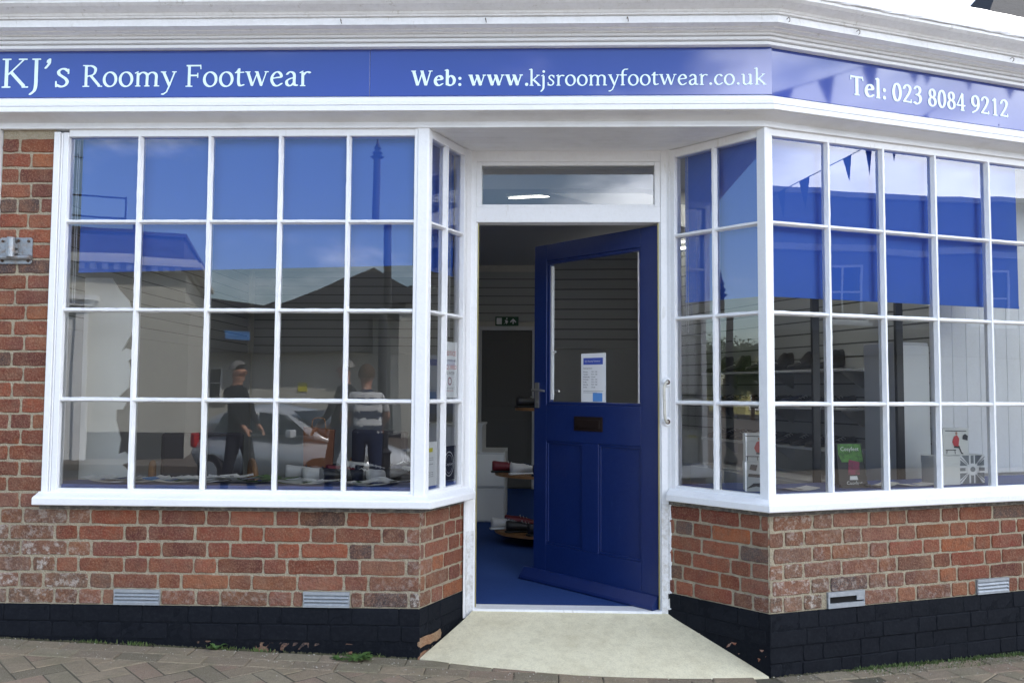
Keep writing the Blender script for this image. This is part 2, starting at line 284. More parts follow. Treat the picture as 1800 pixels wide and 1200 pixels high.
# strokes: (points, kind)  kind 'n' nib, 't' thin serif line, 'd' dot
def sf(x, y, l=0.075): return ([(x-l, y), (x+l, y)], 't')
def L(*p): return (list(p), 'n')
def C(*p): return (cr(p), 'n')
def T(*p): return (list(p), 't')
lo = 0.02
G = {
 'K': (0.70, [L((.15, .03), (.15, .67)), sf(.15, lo, .1), sf(.15, .68, .1), T((.58, .66), (.2, .32)), T((.57, .65), (.22, .335)), L((.27, .37), (.60, .05)), sf(.64, lo, .07), sf(.57, .68, .1)]),
 'J': (0.40, [C((.22, .66), (.22, .3), (.22, .08), (.19, -.06), (.10, -.14)), ([(.09, -.145), (.12, -.13)], 'n'), sf(.22, .68, .1)]),
 "'": (0.24, [L((.13, .64), (.12, .60)), C((.16, .66), (.15, .56), (.06, .46))]),
 's': (0.41, [(cr([(.32, .365), (.26, .41), (.18, .405), (.125, .355), (.14, .29), (.21, .24), (.28, .19), (.315, .12), (.27, .045), (.18, .02), (.09, .055)]), 'm'), T((.335, .40), (.335, .31)), T((.075, .02), (.072, .13))]),
 'R': (0.68, [L((.15, .03), (.15, .67)), sf(.15, lo, .1), sf(.13, .68, .08), C((.16, .66), (.32, .67), (.44, .60), (.45, .49), (.38, .39), (.2, .34)), L((.32, .34), (.58, .05)), sf(.62, lo, .06)]),
 'o': (0.53, [(ring(.265, X_/2, .195, .205), 'n')]),
 'm': (0.88, [L((.13, .03), (.13, .38)), sf(.13, lo), T((.04, .39), (.13, .43)), C((.14, .32), (.24, .40), (.35, .40), (.43, .33), (.43, .15), (.43, .03)), sf(.43, lo), C((.44, .32), (.54, .40), (.65, .40), (.73, .33), (.73, .15), (.73, .03)), sf(.75, lo)]),
 'n': (0.58, [L((.13, .03), (.13, .38)), sf(.13, lo), T((.04, .39), (.13, .43)), C((.14, .32), (.24, .40), (.35, .40), (.43, .33), (.43, .15), (.43, .03)), sf(.45, lo)]),
 'y': (0.53, [L((.10, .40), (.29, .04)), T((.45, .41), (.30, .05), (.20, -.15), (.10, -.22)), T((.46, .40), (.31, .05), (.21, -.15), (.08, -.22)), ([(.07, -.21), (.09, -.21)], 'n'), sf(.09, .42), sf(.45, .42, .06)]),
 'F': (0.58, [L((.15, .03), (.15, .67)), sf(.15, lo, .1), T((.07, .68), (.52, .68)), T((.07, .665), (.52, .665)), T((.52, .69), (.53, .57)), T((.18, .37), (.42, .37)), T((.18, .355), (.42, .355)), T((.43, .43), (.43, .30))]),
 't': (0.35, [C((.15, .52), (.14, .35), (.14, .12), (.19, .03), (.30, .05)), T((.03, .40), (.31, .41)), T((.06, .41), (.15, .53))]),
 'w': (0.80, [L((.10, .40), (.24, .04)), T((.25, .03), (.41, .42)), L((.40, .40), (.54, .04)), T((.55, .03), (.70, .42)), sf(.09, .42), sf(.71, .42, .055), sf(.38, .42, .045)]),
 'e': (0.48, [C((.10, .23), (.26, .255), (.39, .27), (.37, .36), (.28, .415), (.17, .38), (.09, .27), (.09, .15), (.17, .04), (.28, .02), (.40, .08))]),
 'a': (0.49, [C((.11, .35), (.18, .41), (.28, .40), (.34, .33), (.34, .15), (.35, .05), (.43, .03)), C((.33, .25), (.2, .22), (.10, .16), (.10, .07), (.17, .02), (.26, .04), (.34, .12))]),
 'r': (0.40, [L((.13, .03), (.13, .38)), sf(.13, lo), T((.04, .39), (.13, .43)), C((.14, .31), (.22, .39), (.30, .41), (.36, .39))]),
 'W': (1.0, [L((.11, .65), (.29, .05)), T((.31, .04), (.52, .68)), T((.32, .04), (.53, .68)), L((.50, .64), (.68, .05)), T((.70, .04), (.88, .68)), T((.71, .04), (.89, .68)), sf(.10, .68, .09), sf(.89, .68, .075), sf(.49, .68, .06)]),
 'b': (0.56, [L((.13, .05), (.13, .70)), T((.03, .70), (.13, .74)), C((.14, .31), (.26, .41), (.38, .38), (.46, .25), (.42, .10), (.29, .02), (.13, .06))]),
 ':': (0.25, [([(.12, .06), (.13, .06)], 'd'), ([(.12, .34), (.13, .34)], 'd')]),
 '.': (0.24, [([(.12, .06), (.13, .06)], 'd')]),
 'k': (0.54, [L((.13, .03), (.13, .70)), sf(.13, lo), T((.03, .70), (.13, .74)), T((.42, .41), (.17, .21)), T((.42, .40), (.18, .22)), L((.22, .24), (.45, .05)), sf(.47, lo, .06), sf(.42, .42, .06)]),
 'j': (0.26, [C((.13, .38), (.13, .1), (.12, -.1), (.03, -.21)), T((.04, .39), (.13, .43)), ([(.13, .60), (.14, .60)], 'd')]),
 'f': (0.34, [C((.13, .03), (.13, .3), (.13, .55), (.20, .68), (.34, .70)), sf(.14, lo, .08), T((.02, .405), (.30, .405)), T((.02, .415), (.30, .415))]),
 'c': (0.45, [C((.38, .35), (.30, .41), (.19, .39), (.10, .28), (.09, .15), (.17, .04), (.27, .02), (.39, .08))]),
 'u': (0.58, [C((.13, .39), (.13, .2), (.14, .07), (.23, .02), (.35, .06), (.43, .14)), L((.43, .39), (.43, .04)), T((.04, .41), (.13, .42)), T((.34, .41), (.43, .42)), T((.43, .02), (.51, .04))]),
 'T': (0.62, [L((.31, .03), (.31, .66)), sf(.31, lo, .1), T((.05, .68), (.57, .68)), T((.05, .66), (.57, .66)), T((.05, .69), (.03, .57)), T((.57, .69), (.59, .57))]),
 'l': (0.27, [L((.13, .03), (.13, .70)), sf(.13, lo), T((.03, .70), (.13, .74))]),
 '0': (0.50, [(ring(.25, .34, .17, .325), 'n')]),
 '1': (0.50, [L((.27, .03), (.27, .64)), sf(.27, lo, .11), T((.13, .58), (.27, .68))]),
 '2': (0.50, [C((.08, .53), (.15, .64), (.27, .67), (.38, .59), (.38, .47), (.29, .31), (.16, .15), (.08, .05)), L((.09, .04), (.42, .04)), T((.42, .02), (.44, .12))]),
 '3': (0.50, [C((.10, .59), (.20, .67), (.33, .64), (.37, .53), (.31, .41), (.19, .36)), C((.2, .365), (.34, .33), (.39, .22), (.34, .08), (.20, .01), (.08, .06))]),
 '4': (0.50, [L((.34, .03), (.34, .64)), T((.33, .67), (.06, .22)), T((.32, .67), (.05, .22)), L((.06, .20), (.45, .20)), sf(.34, lo, .09)]),
 '8': (0.50, [(ring(.25, .50, .135, .155), 'n'), (ring(.25, .18, .17, .165), 'n')]),
 '9': (0.50, [(ring(.25, .46, .165, .20), 'n'), C((.41, .46), (.41, .28), (.32, .12), (.12, .01))]),
 ' ': (0.25, []),
}
def letter_field(ch, bold):
    adv, strokes = G[ch]; k = 1.5 if bold else 1.0
    if not strokes: return adv, None
    st = 0.0125
    xs = np.arange(-0.12, adv+0.14, st); ys = np.arange(-0.30, 0.82, st); gx, gy = np.meshgrid(xs, ys); F = np.full(gx.shape, 9.0)
    if ch.islower():
        wy = lambda y: y*1.11 if y < .45 else .4995+(y-.45)*.83
        strokes = [([(p[0], wy(p[1])) for p in pts], kd) for pts, kd in strokes]
    for pts, kind in strokes:
        if kind == 'n': a, b, th = 0.0475*k, 0.0205*(1+(k-1)*.5), R(14)
        elif kind == 'm': a, b, th = 0.036*k, 0.021*(1+(k-1)*.5), R(14)
        elif kind == 't': a, b, th = 0.019*(1+(k-1)*.7), 0.0175*(1+(k-1)*.7), 0
        else: a, b, th = 0.055*(1+(k-1)*.5), 0.055*(1+(k-1)*.5), 0
        c, s = math.cos(th), math.sin(th)
        Mx = np.array([[c/a, s/a], [-s/b, c/b]])
        ux = Mx[0, 0]*gx+Mx[0, 1]*gy; uy = Mx[1, 0]*gx+Mx[1, 1]*gy
        Q = [Mx @ np.array(p) for p in pts]
        for p, q in zip(Q[:-1], Q[1:]):
            d = q-p; l2 = d@d+1e-12; t = np.clip(((ux-p[0])*d[0]+(uy-p[1])*d[1])/l2, 0, 1)
            dist = np.sqrt((ux-p[0]-t*d[0])**2+(uy-p[1]-t*d[1])**2)
            F = np.minimum(F, (dist-1)*b)
    return adv, (xs, ys, F)
def field_polys(xs, ys, F):
    """marching squares; full cells merged into row strips"""
    out_ = []
    ny, nx = F.shape
    for j in range(ny-1):
        i = 0
        while i < nx-1:
            q = (F[j, i], F[j, i+1], F[j+1, i+1], F[j+1, i])
            if max(q) <= 0:
                i2 = i
                while i2 < nx-1 and max(F[j, i2], F[j, i2+1], F[j+1, i2+1], F[j+1, i2]) <= 0: i2 += 1
                out_.append([(xs[i], ys[j]), (xs[i2], ys[j]), (xs[i2], ys[j+1]), (xs[i], ys[j+1])]); i = i2; continue
            if min(q) < 0:
                c = [(xs[i], ys[j]), (xs[i+1], ys[j]), (xs[i+1], ys[j+1]), (xs[i], ys[j+1])]; poly = []
                for k in range(4):
                    a, b = q[k], q[(k+1) % 4]; p, r = c[k], c[(k+1) % 4]
                    if a <= 0: poly.append(p)
                    if (a <= 0) != (b <= 0):
                        t = a/(a-b); poly.append((p[0]+(r[0]-p[0])*t, p[1]+(r[1]-p[1])*t))
                if len(poly) >= 3: out_.append(poly)
            i += 1
    return out_
_gc = {}
def word(mb, text, s0, s1, zb, em, fr, o, bold=False):
    """write text between s0 and s1 with its baseline at zb"""
    x = 0; items = []
    for ch in text:
        if (ch, bold) not in _gc:
            adv, fl = letter_field(ch, bold); _gc[(ch, bold)] = (adv, field_polys(*fl) if fl else [])
        adv, polys = _gc[(ch, bold)]; items.append((x, polys)); x += adv+(0.03 if bold else 0.0)
    allx = [x0+p[0] for x0, ps in items for poly in ps for p in poly]
    lo_, hi_ = min(allx), max(allx); k = (s1-s0)/(hi_-lo_)
    for x0, ps in items:
        for poly in ps:
            mb.add([fr(s0+(x0+p[0]-lo_)*k, o, zb+p[1]*em) for p in poly], [tuple(range(len(poly)))])
def small_text(txt, size, T4, name, m, parent, align='LEFT', sx=1.0):
    cu = bpy.data.curves.new(name, 'FONT'); cu.body = txt; cu.size = size; cu.align_x = align; cu.resolution_u = 2
    o = bpy.data.objects.new('tmp', cu); col.objects.link(o); dg = bpy.context.evaluated_depsgraph_get()
    me = bpy.data.meshes.new_from_object(o.evaluated_get(dg)); bpy.data.objects.remove(o)
    for v in me.vertices: v.co = T4(v.co.x*sx, v.co.y)
    me.materials.clear(); me.materials.append(m); me.name = name
    q = bpy.data.objects.new(name, me); col.objects.link(q)
    if parent: q.parent = parent; q.matrix_basis = WORLD(parent).inverted()
    return q

# ================================================================== SHOP
shop = thing('shop', 'single storey corner shop with white bay windows, red brick base and open blue door', 'shop', (0.9, 0.2, 0))
# ---- brickwork
def lerp(a, b, t): return tuple(x+(y-x)*t for x, y in zip(a, b))
BR = [(0.26, 0.054, 0.030), (0.27, 0.062, 0.032), (0.20, 0.044, 0.030), (0.34, 0.095, 0.034), (0.17, 0.042, 0.036), (0.27, 0.080, 0.046), (0.23, 0.060, 0.036), (0.19, 0.05, 0.04)]
def bcol(g, pale=0.0):
    """g = how grey and weathered (0..1)"""
    c = random.choice(BR); c = lerp(c, (0.165, 0.122, 0.092), g*random.uniform(0.6, 1.0))
    if random.random() < 0.07: c = random.choice([(0.06, 0.05, 0.055), (0.085, 0.055, 0.05), (0.11, 0.09, 0.085)])
    c = lerp(c, (0.33, 0.25, 0.18), pale*random.uniform(0, .7))
    k = random.uniform(0.50, 0.90); return tuple(x*k for x in c)+(max(0, g-.35)*random.uniform(.2, 1.2),)
def brick(mb, fr, s0, s1, z0, z1, o, th, c, mi=0, chip=0.0022):
    w, h = s1-s0, z1-z0; r = min(0.008, w/4); n = max(2, int(w/0.03)); P = []
    j = lambda: random.uniform(-chip, chip)
    for k in range(n+1): P.append((s0+r+(w-2*r)*k/n, z0+j()))
    P.append((s1-r*.3, z0+r*.3)); 
    for k in range(1, 3): P.append((s1+j(), z0+h*k/3))
    P.append((s1-r*.3, z1-r*.3))
    for k in range(n+1): P.append((s1-r-(w-2*r)*k/n, z1+j()))
    P.append((s0+r*.3, z1-r*.3))
    for k in range(1, 3): P.append((s0+j(), z1-h*k/3))
    P.append((s0+r*.3, z0+r*.3))
    m = len(P); cx_, cz_ = (s0+s1)/2, (z0+z1)/2; ins = 0.0035
    tilt = random.uniform(-.0012, .0012); tz = random.uniform(-.0010, .0010); jo = random.uniform(-.0012, .0012)
    face = [(p[0]-ins*(1 if p[0] > cx_ else -1)*min(1, abs(p[0]-cx_)/(w/2)*1.2), p[1]-ins*(1 if p[1] > cz_ else -1)*min(1, abs(p[1]-cz_)/(h/2)*1.2)) for p in P]
    vs = [fr(a, o-th, b) for a, b in P]+[fr(a, o-0.003+jo, b) for a, b in P]+[fr(a, o+jo+tilt*(1 if a > cx_ else -1)+tz*(1 if b > cz_ else -1), b) for a, b in face]
    fs = [(i, (i+1) % m, m+(i+1) % m, m+i) for i in range(m)]+[(m+i, m+(i+1) % m, 2*m+(i+1) % m, 2*m+i) for i in range(m)]+[tuple(range(2*m, 3*m))]
    mb.add(vs, fs, mi, c)
def brickwork(mb, fr, s0, s1, z0, n, o, gfun, off=0.0, skip=(), course=0.075, hh=0.0645, pal=0, colfun=None):
    for k in range(n):
        za = z0+k*course+0.005; zb = za+hh
        s = s0-off-(0.118+0.055 if k % 2 else 0.0); st = (k+pal) % 2 == 0
        kind = 0
        while s < s1:
            ln = 0.213 if kind == 0 else 0.103
            ln *= random.uniform(0.96, 1.03)
            a, b = max(s, s0), min(s+ln, s1)
            if b-a > 0.022:
                if s1-b < 0.03: b = s1
                if not any(b > q[0] and a < q[1] and zb > q[2] and za < q[3] for q in skip):
                    zj = random.uniform(-.0015, .0015)
                    c = colfun(a, za) if colfun else bcol(gfun((a+b)/2, za))
                    brick(mb, fr, a, b, za+zj, zb+zj, o, 0.02, c)
                else:
                    for (q0, q1, q2, q3) in skip:
                        if b > q0 and a < q1 and zb > q2 and za < q3:
                            c = bcol(gfun(a, za))
                            if a < q0-0.03: brick(mb, fr, a, q0-0.006, za, zb, o, 0.02, c)
                            if b > q1+0.03: brick(mb, fr, q1+0.006, b, za, zb, o, 0.02, c)
            s += ln+0.0105*random.uniform(.85, 1.2); kind = 1-kind if random.random() > 0.12 else kind
ZP = 0.30
vL = [(-1.102, -0.882, 0.303, 0.374), (-0.197, 0.022, 0.303, 0.374)]
vR = [(0.323, 0.537, 0.303, 0.378), (1.248, 1.461, 0.303, 0.378)]
XB = 0.352
FLb = Frame((0, 0.008), (1, 0))
FLRb = Frame((XB, 0.008), (XDL-XB, D+0.02)); LLRb = math.hypot(XDL-XB, D+0.02)
mb = MB()
gL = lambda s, z: max(0, min(1, 0.10+(0.8 if s < -1.30+.2*math.sin(z*40) else 0)+max(0, (0.50-z)*2.6)+(max(0, s-0.0)*1.6)))
brickwork(mb, FLb, -2.6, XB-0.002, ZP, 6, 0, gL, off=0.02, skip=vL)
# pier left of the window, bottom courses share the bay's face
gP = lambda s, z: max(0, min(1, 0.15+max(0, (0.95-z)*1.3)))
brickwork(mb, FLb, -1.733, -1.474, ZP+6*.075, 24, 0, gP, off=0.07)
gRet = lambda s, z: max(0, min(1, 0.75-s*2.2+max(0, .45-z)*1.2))
brickwork(mb, FLRb, 0.002, LLRb-0.0, ZP, 6, 0, gRet, off=0.11, pal=1)
gRR = lambda s, z: max(0, min(1, (s-0.36)*2.4+max(0, .42-z)*2.2))
bw = mb.build('brick_wall', m_brick, shop); mb = MB()
brickwork(mb, FRR, -0.02, LRR-0.002, ZP, 6, 0, gRR, off=0.16)
gR = lambda s, z: max(0, min(1, 0.35+max(0, .35-s)*1.2+max(0, .5-z)*1.6+0.25*math.sin(s*3.0+0.6)-max(0, s-1.0)*.5))
brickwork(mb, FR, 0.002, 3.4, ZP, 6, 0, gR, off=0.14, skip=vR)
bw2 = mb.build('brick_wall', m_brick, shop)
# mortar backing
def slab(mb, fr, s0, s1, z0, z1, o0, o1, mi=0, n=None):
    mb.box(s0, s1, o0, o1, z0, z1, T=lambda s, o, z: fr(s, o, z), mi=mi)
def mortar_sheet(mb, fr, s0, s1, z0, z1, o):
    # gently uneven mortar face
    nx, nz_ = max(2, int((s1-s0)/0.02)), max(2, int((z1-z0)/0.02)); vs = []
    for j in range(nz_+1):
        for i in range(nx+1):
            e = 0 if i in (0, nx) or j in (0, nz_) else random.uniform(-.0016, .0016)
            vs.append(fr(s0+(s1-s0)*i/nx, o+e, z0+(z1-z0)*j/nz_))
    mb.add(vs, [(j*(nx+1)+i, j*(nx+1)+i+1, (j+1)*(nx+1)+i+1, (j+1)*(nx+1)+i) for j in range(nz_) for i in range(nx)])
mb = MB(); MO = -0.0045
mortar_sheet(mb, FLb, -2.6, XB+0.002, ZP, 0.762, MO); mortar_sheet(mb, FLb, -1.733, -1.468, 0.762, 2.60, MO)
mortar_sheet(mb, FLRb, -0.002, LLRb, ZP, 0.762, MO)
slab(mb, FLb, -2.6, XB-0.05, 0.0, 0.76, -0.16, -0.012); slab(mb, FLb, -2.6, -1.52, 0.76, 2.9, -0.16, -0.012); slab(mb, FLRb, 0.02, LLRb-.03, 0.0, 0.76, -0.14, -0.012)
mb.build('mortar', m_mortar, bw, recalc=False); mb = MB()
mortar_sheet(mb, FRR, -0.03, LRR+0.001, ZP, 0.762, MO); mortar_sheet(mb, FR, -0.002, 3.4, ZP, 0.762, MO)
# structural core behind
slab(mb, FRR, 0.0, LRR-0.03, 0.0, 0.76, -0.14, -0.012); slab(mb, FR, 0.05, 3.4, -0.1, 0.76, -0.16, -0.012)
mb.build('mortar', m_mortar, bw2, recalc=False)
# black painted plinth: same bricks under thick paint
def pcol(a, z):
    k = random.uniform(0.92, 1.1); c = (0.0070, 0.0085, 0.0125)
    return tuple(x*k for x in c)
mb = MB()
def plinth(fr, s0, s1, zlist, o=0.0015):
    for z0, z1 in zlist:
        s = s0-random.uniform(0, .15); kind = 0
        while s < s1:
            ln = 0.215 if kind == 0 else 0.105; a, b = max(s, s0), min(s+ln, s1)
            if b-a > 0.02: brick(mb, fr, a, b+0.0045, z0+0.001, z1-0.001, o, 0.02, pcol(a, z0), chip=0.001)
            s += ln+0.0065; kind = 1-kind
zc = [(0.222, 0.300), (0.146, 0.220)]
plinth(FLb, -2.6, XB, zc); plinth(FLRb, 0, LLRb, zc[:1]+[(0.17, 0.220)])
plinth(FLb, -1.9, -0.75, [(0.070, 0.144)], o=-0.006)
plinth(FLb, 0.22, XB, [(0.070, 0.144)], o=-0.002)
pl = mb.build('plinth', m_plinth, shop); mb = MB()
plinth(FRR, -0.02, LRR, zc[:1]+[(0.15, 0.220)]); plinth(FR, 0, 3.4, zc)
plinth(FR, 0, 3.4, [(0.070, 0.144), (-0.004, 0.068), (-0.08, -0.006)], o=-0.004)
pl2 = mb.build('plinth', m_plinth, shop)
mb = MB()
mortar_sheet(mb, FLb, -2.6, XB, -0.05, 0.299, -0.0002); mortar_sheet(mb, FLRb, 0, LLRb, -0.02, 0.299, -0.0002)
mb.build('painted_mortar', m_plinth_back, pl, recalc=False); mb = MB()
mortar_sheet(mb, FRR, -0.02, LRR, -0.02, 0.299, -0.0002); mortar_sheet(mb, FR, 0, 3.4, 0.146, 0.299, -0.0002); mortar_sheet(mb, FR, 0, 3.4, -0.15, 0.1455, -0.0065)
mb.build('painted_mortar', m_plinth_back, pl2, recalc=False)
# bare bricks and rubble at the foot
mb = MB()
def foot(fr, s0, s1, z0, z1, cf, o=-0.004):
    s = s0
    while s < s1:
        ln = random.choice((0.2, 0.1, 0.15)); b = min(s+ln, s1)
        if b-s > .02: brick(mb, fr, s, b, z0+random.uniform(0, .008), z1-random.uniform(.002, .01), o+random.uniform(-.004, .004), 0.02, cf(), chip=0.004)
        s = b+0.011
dk = lambda: random.choice([(0.05, 0.04, 0.035), (0.10, 0.06, 0.045), (0.03, 0.03, 0.034), (0.12, 0.09, 0.07)])
foot(FLb, -0.745, 0.215, 0.075, 0.143, dk)
mb.build('footing_brick', m_brick, pl); mb = MB()
foot(FLRb, 0.0, 0.44, 0.11, 0.165, lambda: random.choice([(0.26, 0.18, 0.11), (0.16, 0.11, 0.08), (0.30, 0.25, 0.17)]), o=-0.002)
foot(FLRb, 0.0, 0.25, 0.05, 0.105, lambda: random.choice([(0.24, 0.20, 0.13), (0.16, 0.11, 0.08)]), o=-0.002)
mb.build('footing_brick', m_brick, pl); mb = MB()
foot(FRR, 0.34, 0.56, 0.060, 0.138, lambda: random.choice([(0.22, 0.07, 0.04), (0.16, 0.08, 0.055)])+(.5,), o=-0.002)
foot(FRR, 0.0, 0.33, 0.10, 0.146, lambda: random.choice([(0.30, 0.25, 0.19), (0.20, 0.13, 0.10), (0.36, 0.31, 0.25)]), o=-0.004)
foot(FRR, 0.05, 0.56, 0.01, 0.056, lambda: random.choice([(0.16, 0.13, 0.09), (0.10, 0.085, 0.06)]), o=-0.003)
mb.build('footing_brick', m_brick, pl2)
# ---- air bricks
def vent(fr, q, broken=False):
    s0, s1, z0, z1 = q; mb = MB(); W = lambda s, o, z: fr(s, o, z)
    mb.box(s0, s1, -0.004, 0.003, z0, z0+0.007, T=W); mb.box(s0, s1, -0.004, 0.003, z1-0.007, z1, T=W)
    mb.box(s0, s0+0.006, -0.004, 0.0028, z0+.007, z1-.007, T=W); mb.box(s1-0.006, s1, -0.004, 0.0028, z0+.007, z1-.007, T=W)
    h = (z1-z0-0.014)/3
    for k in range(3):
        za = z0+0.007+k*h
        a, b = s0+.006, s1-.006
        if broken and k == 1: a = s1-0.05
        if broken and k == 2: a, b = s0+.006, s1-.006; za += h*.35
        mb.add([W(a, 0.006, za), W(b, 0.006, za), W(b, 0.006, za+.003), W(a, 0.006, za+.003), W(a, -0.012, za+h*.98), W(b, -0.012, za+h*.98), W(a, -0.014, za+h*.8), W(b, -0.014, za+h*.8)],
               [(0, 1, 2, 3), (3, 2, 5, 4), (0, 6, 7, 1)])
    o = mb.build('air_vent', m_vent, shop)
    b2 = MB(); b2.box(s0, s1, -0.0035 if False else -0.030, -0.016, z0, z1, T=W); b2.build('vent_shade_sheet', m_hole_shade, o)
    return o
# holes: mortar closes them off, so a black sheet over it stands for the inner shade
def vent2(fr, q, broken=False):
    s0, s1, z0, z1 = q; o = vent_face(fr, q, broken); return o
def vent_face(fr, q, broken):
    s0, s1, z0, z1 = q; W = lambda s, o, z: fr(s, o, z); mb = MB()
    F0, F1 = 0.004, 0.010
    mb.box(s0, s1, -0.004, F1, z1-0.014 if not broken else z1-0.022, z1, T=W)
    mb.box(s0, s1, -0.004, F1-.001, z0, z0+(0.008 if not broken else 0.022), T=W)
    mb.box(s0, s0+0.004, -0.004, F1-.002, z0+.008, z1-.014, T=W); mb.box(s1-0.004, s1, -0.004, F1-.002, z0+.008, z1-.014, T=W)
    zz = z0+0.008; h = (z1-z0-0.022)/3
    if not broken:
        for k in range(3):
            za = zz+k*h
            mb.add([W(s0+.004, F1, za+h*.02), W(s1-.004, F1, za+h*.02), W(s1-.004, F1, za+h*.22), W(s0+.004, F1, za+h*.22), W(s0+.004, 0.0, za+h*.80), W(s1-.004, 0.0, za+h*.80)], [(0, 1, 2, 3), (3, 2, 5, 4)])
    else:
        mb.box(s1-0.045, s1-.004, 0.0, 0.007, z0+.03, z1-.022, T=W); mb.box(s0+.005, s0+.012, 0.001, 0.006, z0+.02, z1-.02, T=W)
    o = mb.build('air_vent', m_vent, shop)
    b2 = MB(); b2.box(s0+.002, s1-.002, -0.004, -0.0005, z0+.002, z1-.002, T=W); b2.build('vent_shade_sheet', m_hole_shade, o)
    if broken: tag(o, 'broken grey air vent with its louvres missing and a black sheet for its dark hole')
for q in vL: vent_face(FLb, q, False)
vent_face(FR, vR[0], True); vent_face(FR, vR[1], False)
# ---- bracket on the left pier
mb = MB(); W = lambda s, o, z: FLb(s, o, z); bx0, bx1, bz0, bz1 = -1.724, -1.560, 1.925, 2.053
mb.prism([(bx0, bz0+.008), (bx0+.008, bz0), (bx1-.008, bz0), (bx1, bz0+.008), (bx1, bz1-.008), (bx1-.008, bz1), (bx0+.008, bz1), (bx0, bz1-.008)], 0.0015, 0.0075, lambda a, b, h: FLb(a, h, b))
br = mb.build('wall_bracket', m_metal, shop)
mb = MB()
for z in (1.955, ): mb.tube([FLb(bx0-0.03, 0.020, z), FLb(bx1+0.0, 0.020, z)], 0.0115, 12)
mb.tube([FLb(-1.652, 0.032, 1.955), FLb(-1.652, 0.030, 2.05)], 0.019, 14)
mb.box(-1.676, -1.628, 0.008, 0.028, 2.0, 2.022, T=W); mb.box(-1.68, -1.624, 0.008, 0.026, 1.972, 1.986, T=W)
mb.build('bracket_socket', m_metal, br, smooth=False)
for (sx, sz) in ((bx0+.018, bz1-.018), (-1.676, bz1-.016), (-1.628, bz1-.016), (bx1-.018, bz1-.018), (bx0+.018, bz0+.014), (bx1-.018, bz0+.014)):
    mb = MB(); mb.tube([FLb(sx, 0.0077, sz), FLb(sx, 0.013, sz)], 0.0065, 8); mb.build('bolt', m_bolt, br)

# ---- joinery helpers
def rail(mb, fr, horiz, c0, a0, a1, w0, w1, o_front, o_mid, o_back, step=0.035, jit=0.0007):
    """a moulded member; horiz: runs along s at height c0; else runs along z at s=c0. nose width w0 at o_front, full width w1 at o_mid..o_back"""
    n = max(1, int((a1-a0)/step)); vs = []
    prof = [(-w1/2, o_back), (-w1/2, o_mid), (-w0/2, o_front), (w0/2, o_front), (w1/2, o_mid), (w1/2, o_back)]
    for i in range(n+1):
        a = a0+(a1-a0)*i/n
        for k, (p, o) in enumerate(prof):
            jj = random.uniform(-jit, jit) if 0 < k < 5 else 0
            vs.append(fr(a, o, c0+p+jj) if horiz else fr(c0+p+jj, o, a))
    m = len(prof)
    fs = [(i*m+k, i*m+(k+1) % m, (i+1)*m+(k+1) % m, (i+1)*m+k) for i in range(n) for k in range(m)]+[tuple(range(m)), tuple(n*m+k for k in range(m))]
    mb.add(vs, fs)
GO = -0.026     # glass plane behind the faces
ZT = [2.1355, 1.7029, 1.2696]; ZH, ZG = 2.553, 0.8456
def window(fr, s0, s1, bars, name_label, sill=True):
    """frame between s0..s1 (outer faces of posts are built apart); bars = centres of vertical glazing bars"""
    win = thing('window', None, None); win.parent = shop; del_ = None
    win.matrix_basis = shop.matrix_basis.inverted(); win['label'] = name_label
    mb = MB(); ws = [s0]+bars+[s1]
    for z in ZT: rail(mb, fr, True, z, s0, s1, 0.009, 0.022, -0.004, GO+0.002, GO-0.018, jit=0.0010)
    for b in bars: rail(mb, fr, False, b, ZG, ZH, 0.011, 0.025, -0.0015, GO+0.0025, GO-0.0185, jit=0.0010)
    mb.build('glazing_bars', m_white, win)
    mb = MB(); zs = [ZG]+ZT[::-1]+[ZH]
    for i in range(len(ws)-1):
        for j in range(4):
            a, b, c, d = ws[i]+.004, ws[i+1]-.004, zs[j]+.003, zs[j+1]-.003
            t1, t2 = random.gauss(0, .00045), random.gauss(0, .00035)
            if i % 2 == j % 2: pass
            mb.add([fr(a, GO-t1, c), fr(b, GO+t1, c), fr(b, GO+t1+t2, d), fr(a, GO-t1+t2, d)], [(0, 1, 2, 3)])
    mb.build('glass', m_glass, win, recalc=False)
    return win
wLF = window(FL, -1.399, 0.302, [-1.048, -0.701, -0.355, -0.022], 'wide left front window of five by four small panes')
wLR = window(FLR, 0.035, LLR-0.075, [0.196], 'narrow side window left of the door, two panes wide')
wRR = window(FRR, 0.048, LRR-0.045, [0.283], 'side window right of the door, two panes wide')
wRF = window(FR, 0.043, 2.45, [0.372, 0.708, 1.043, 1.407, 1.752, 2.10], 'right front window of small panes, angled back from the corner')
# frames: posts, head and bottom rails with a small moulding
def member(mb, fr, s0, s1, z0, z1, o0, o1): mb.box(s0, s1, o0, o1, z0, z1, T=lambda s, o, z: fr(s, o, z))
mb = MB()  # left front
member(mb, FL, -1.470, -1.440, 0.81, 2.575, -0.10, 0.004); member(mb, FL, -1.440, -1.425, 0.81, 2.574, -0.10, -0.008); member(mb, FL, -1.425, -1.399, 0.812, 2.573, -0.06, 0.0)
for q in (-1.433,): mb.tube([FL(q, -0.006, 0.82), FL(q, -0.006, 2.57)], 0.0055, 8)
member(mb, FL, -1.399, 0.302, ZH, 2.590, -0.06, -0.003); member(mb, FL, -1.399, 0.302, 0.80, ZG, -0.06, -0.004)
mb.build('frame', m_white, wLF, bevel=0.002)
mb = MB()
member(mb, FLR, 0.030, LLR-0.035, ZH-0.004, 2.590, -0.06, -0.004); member(mb, FLR, 0.03, LLR-0.035, 0.80, ZG, -0.06, -0.004); member(mb, FLR, LLR-0.075, LLR-0.05, 0.80, 2.59, -0.06, -0.002)
mb.build('frame', m_white, wLR, bevel=0.002)
mb = MB()
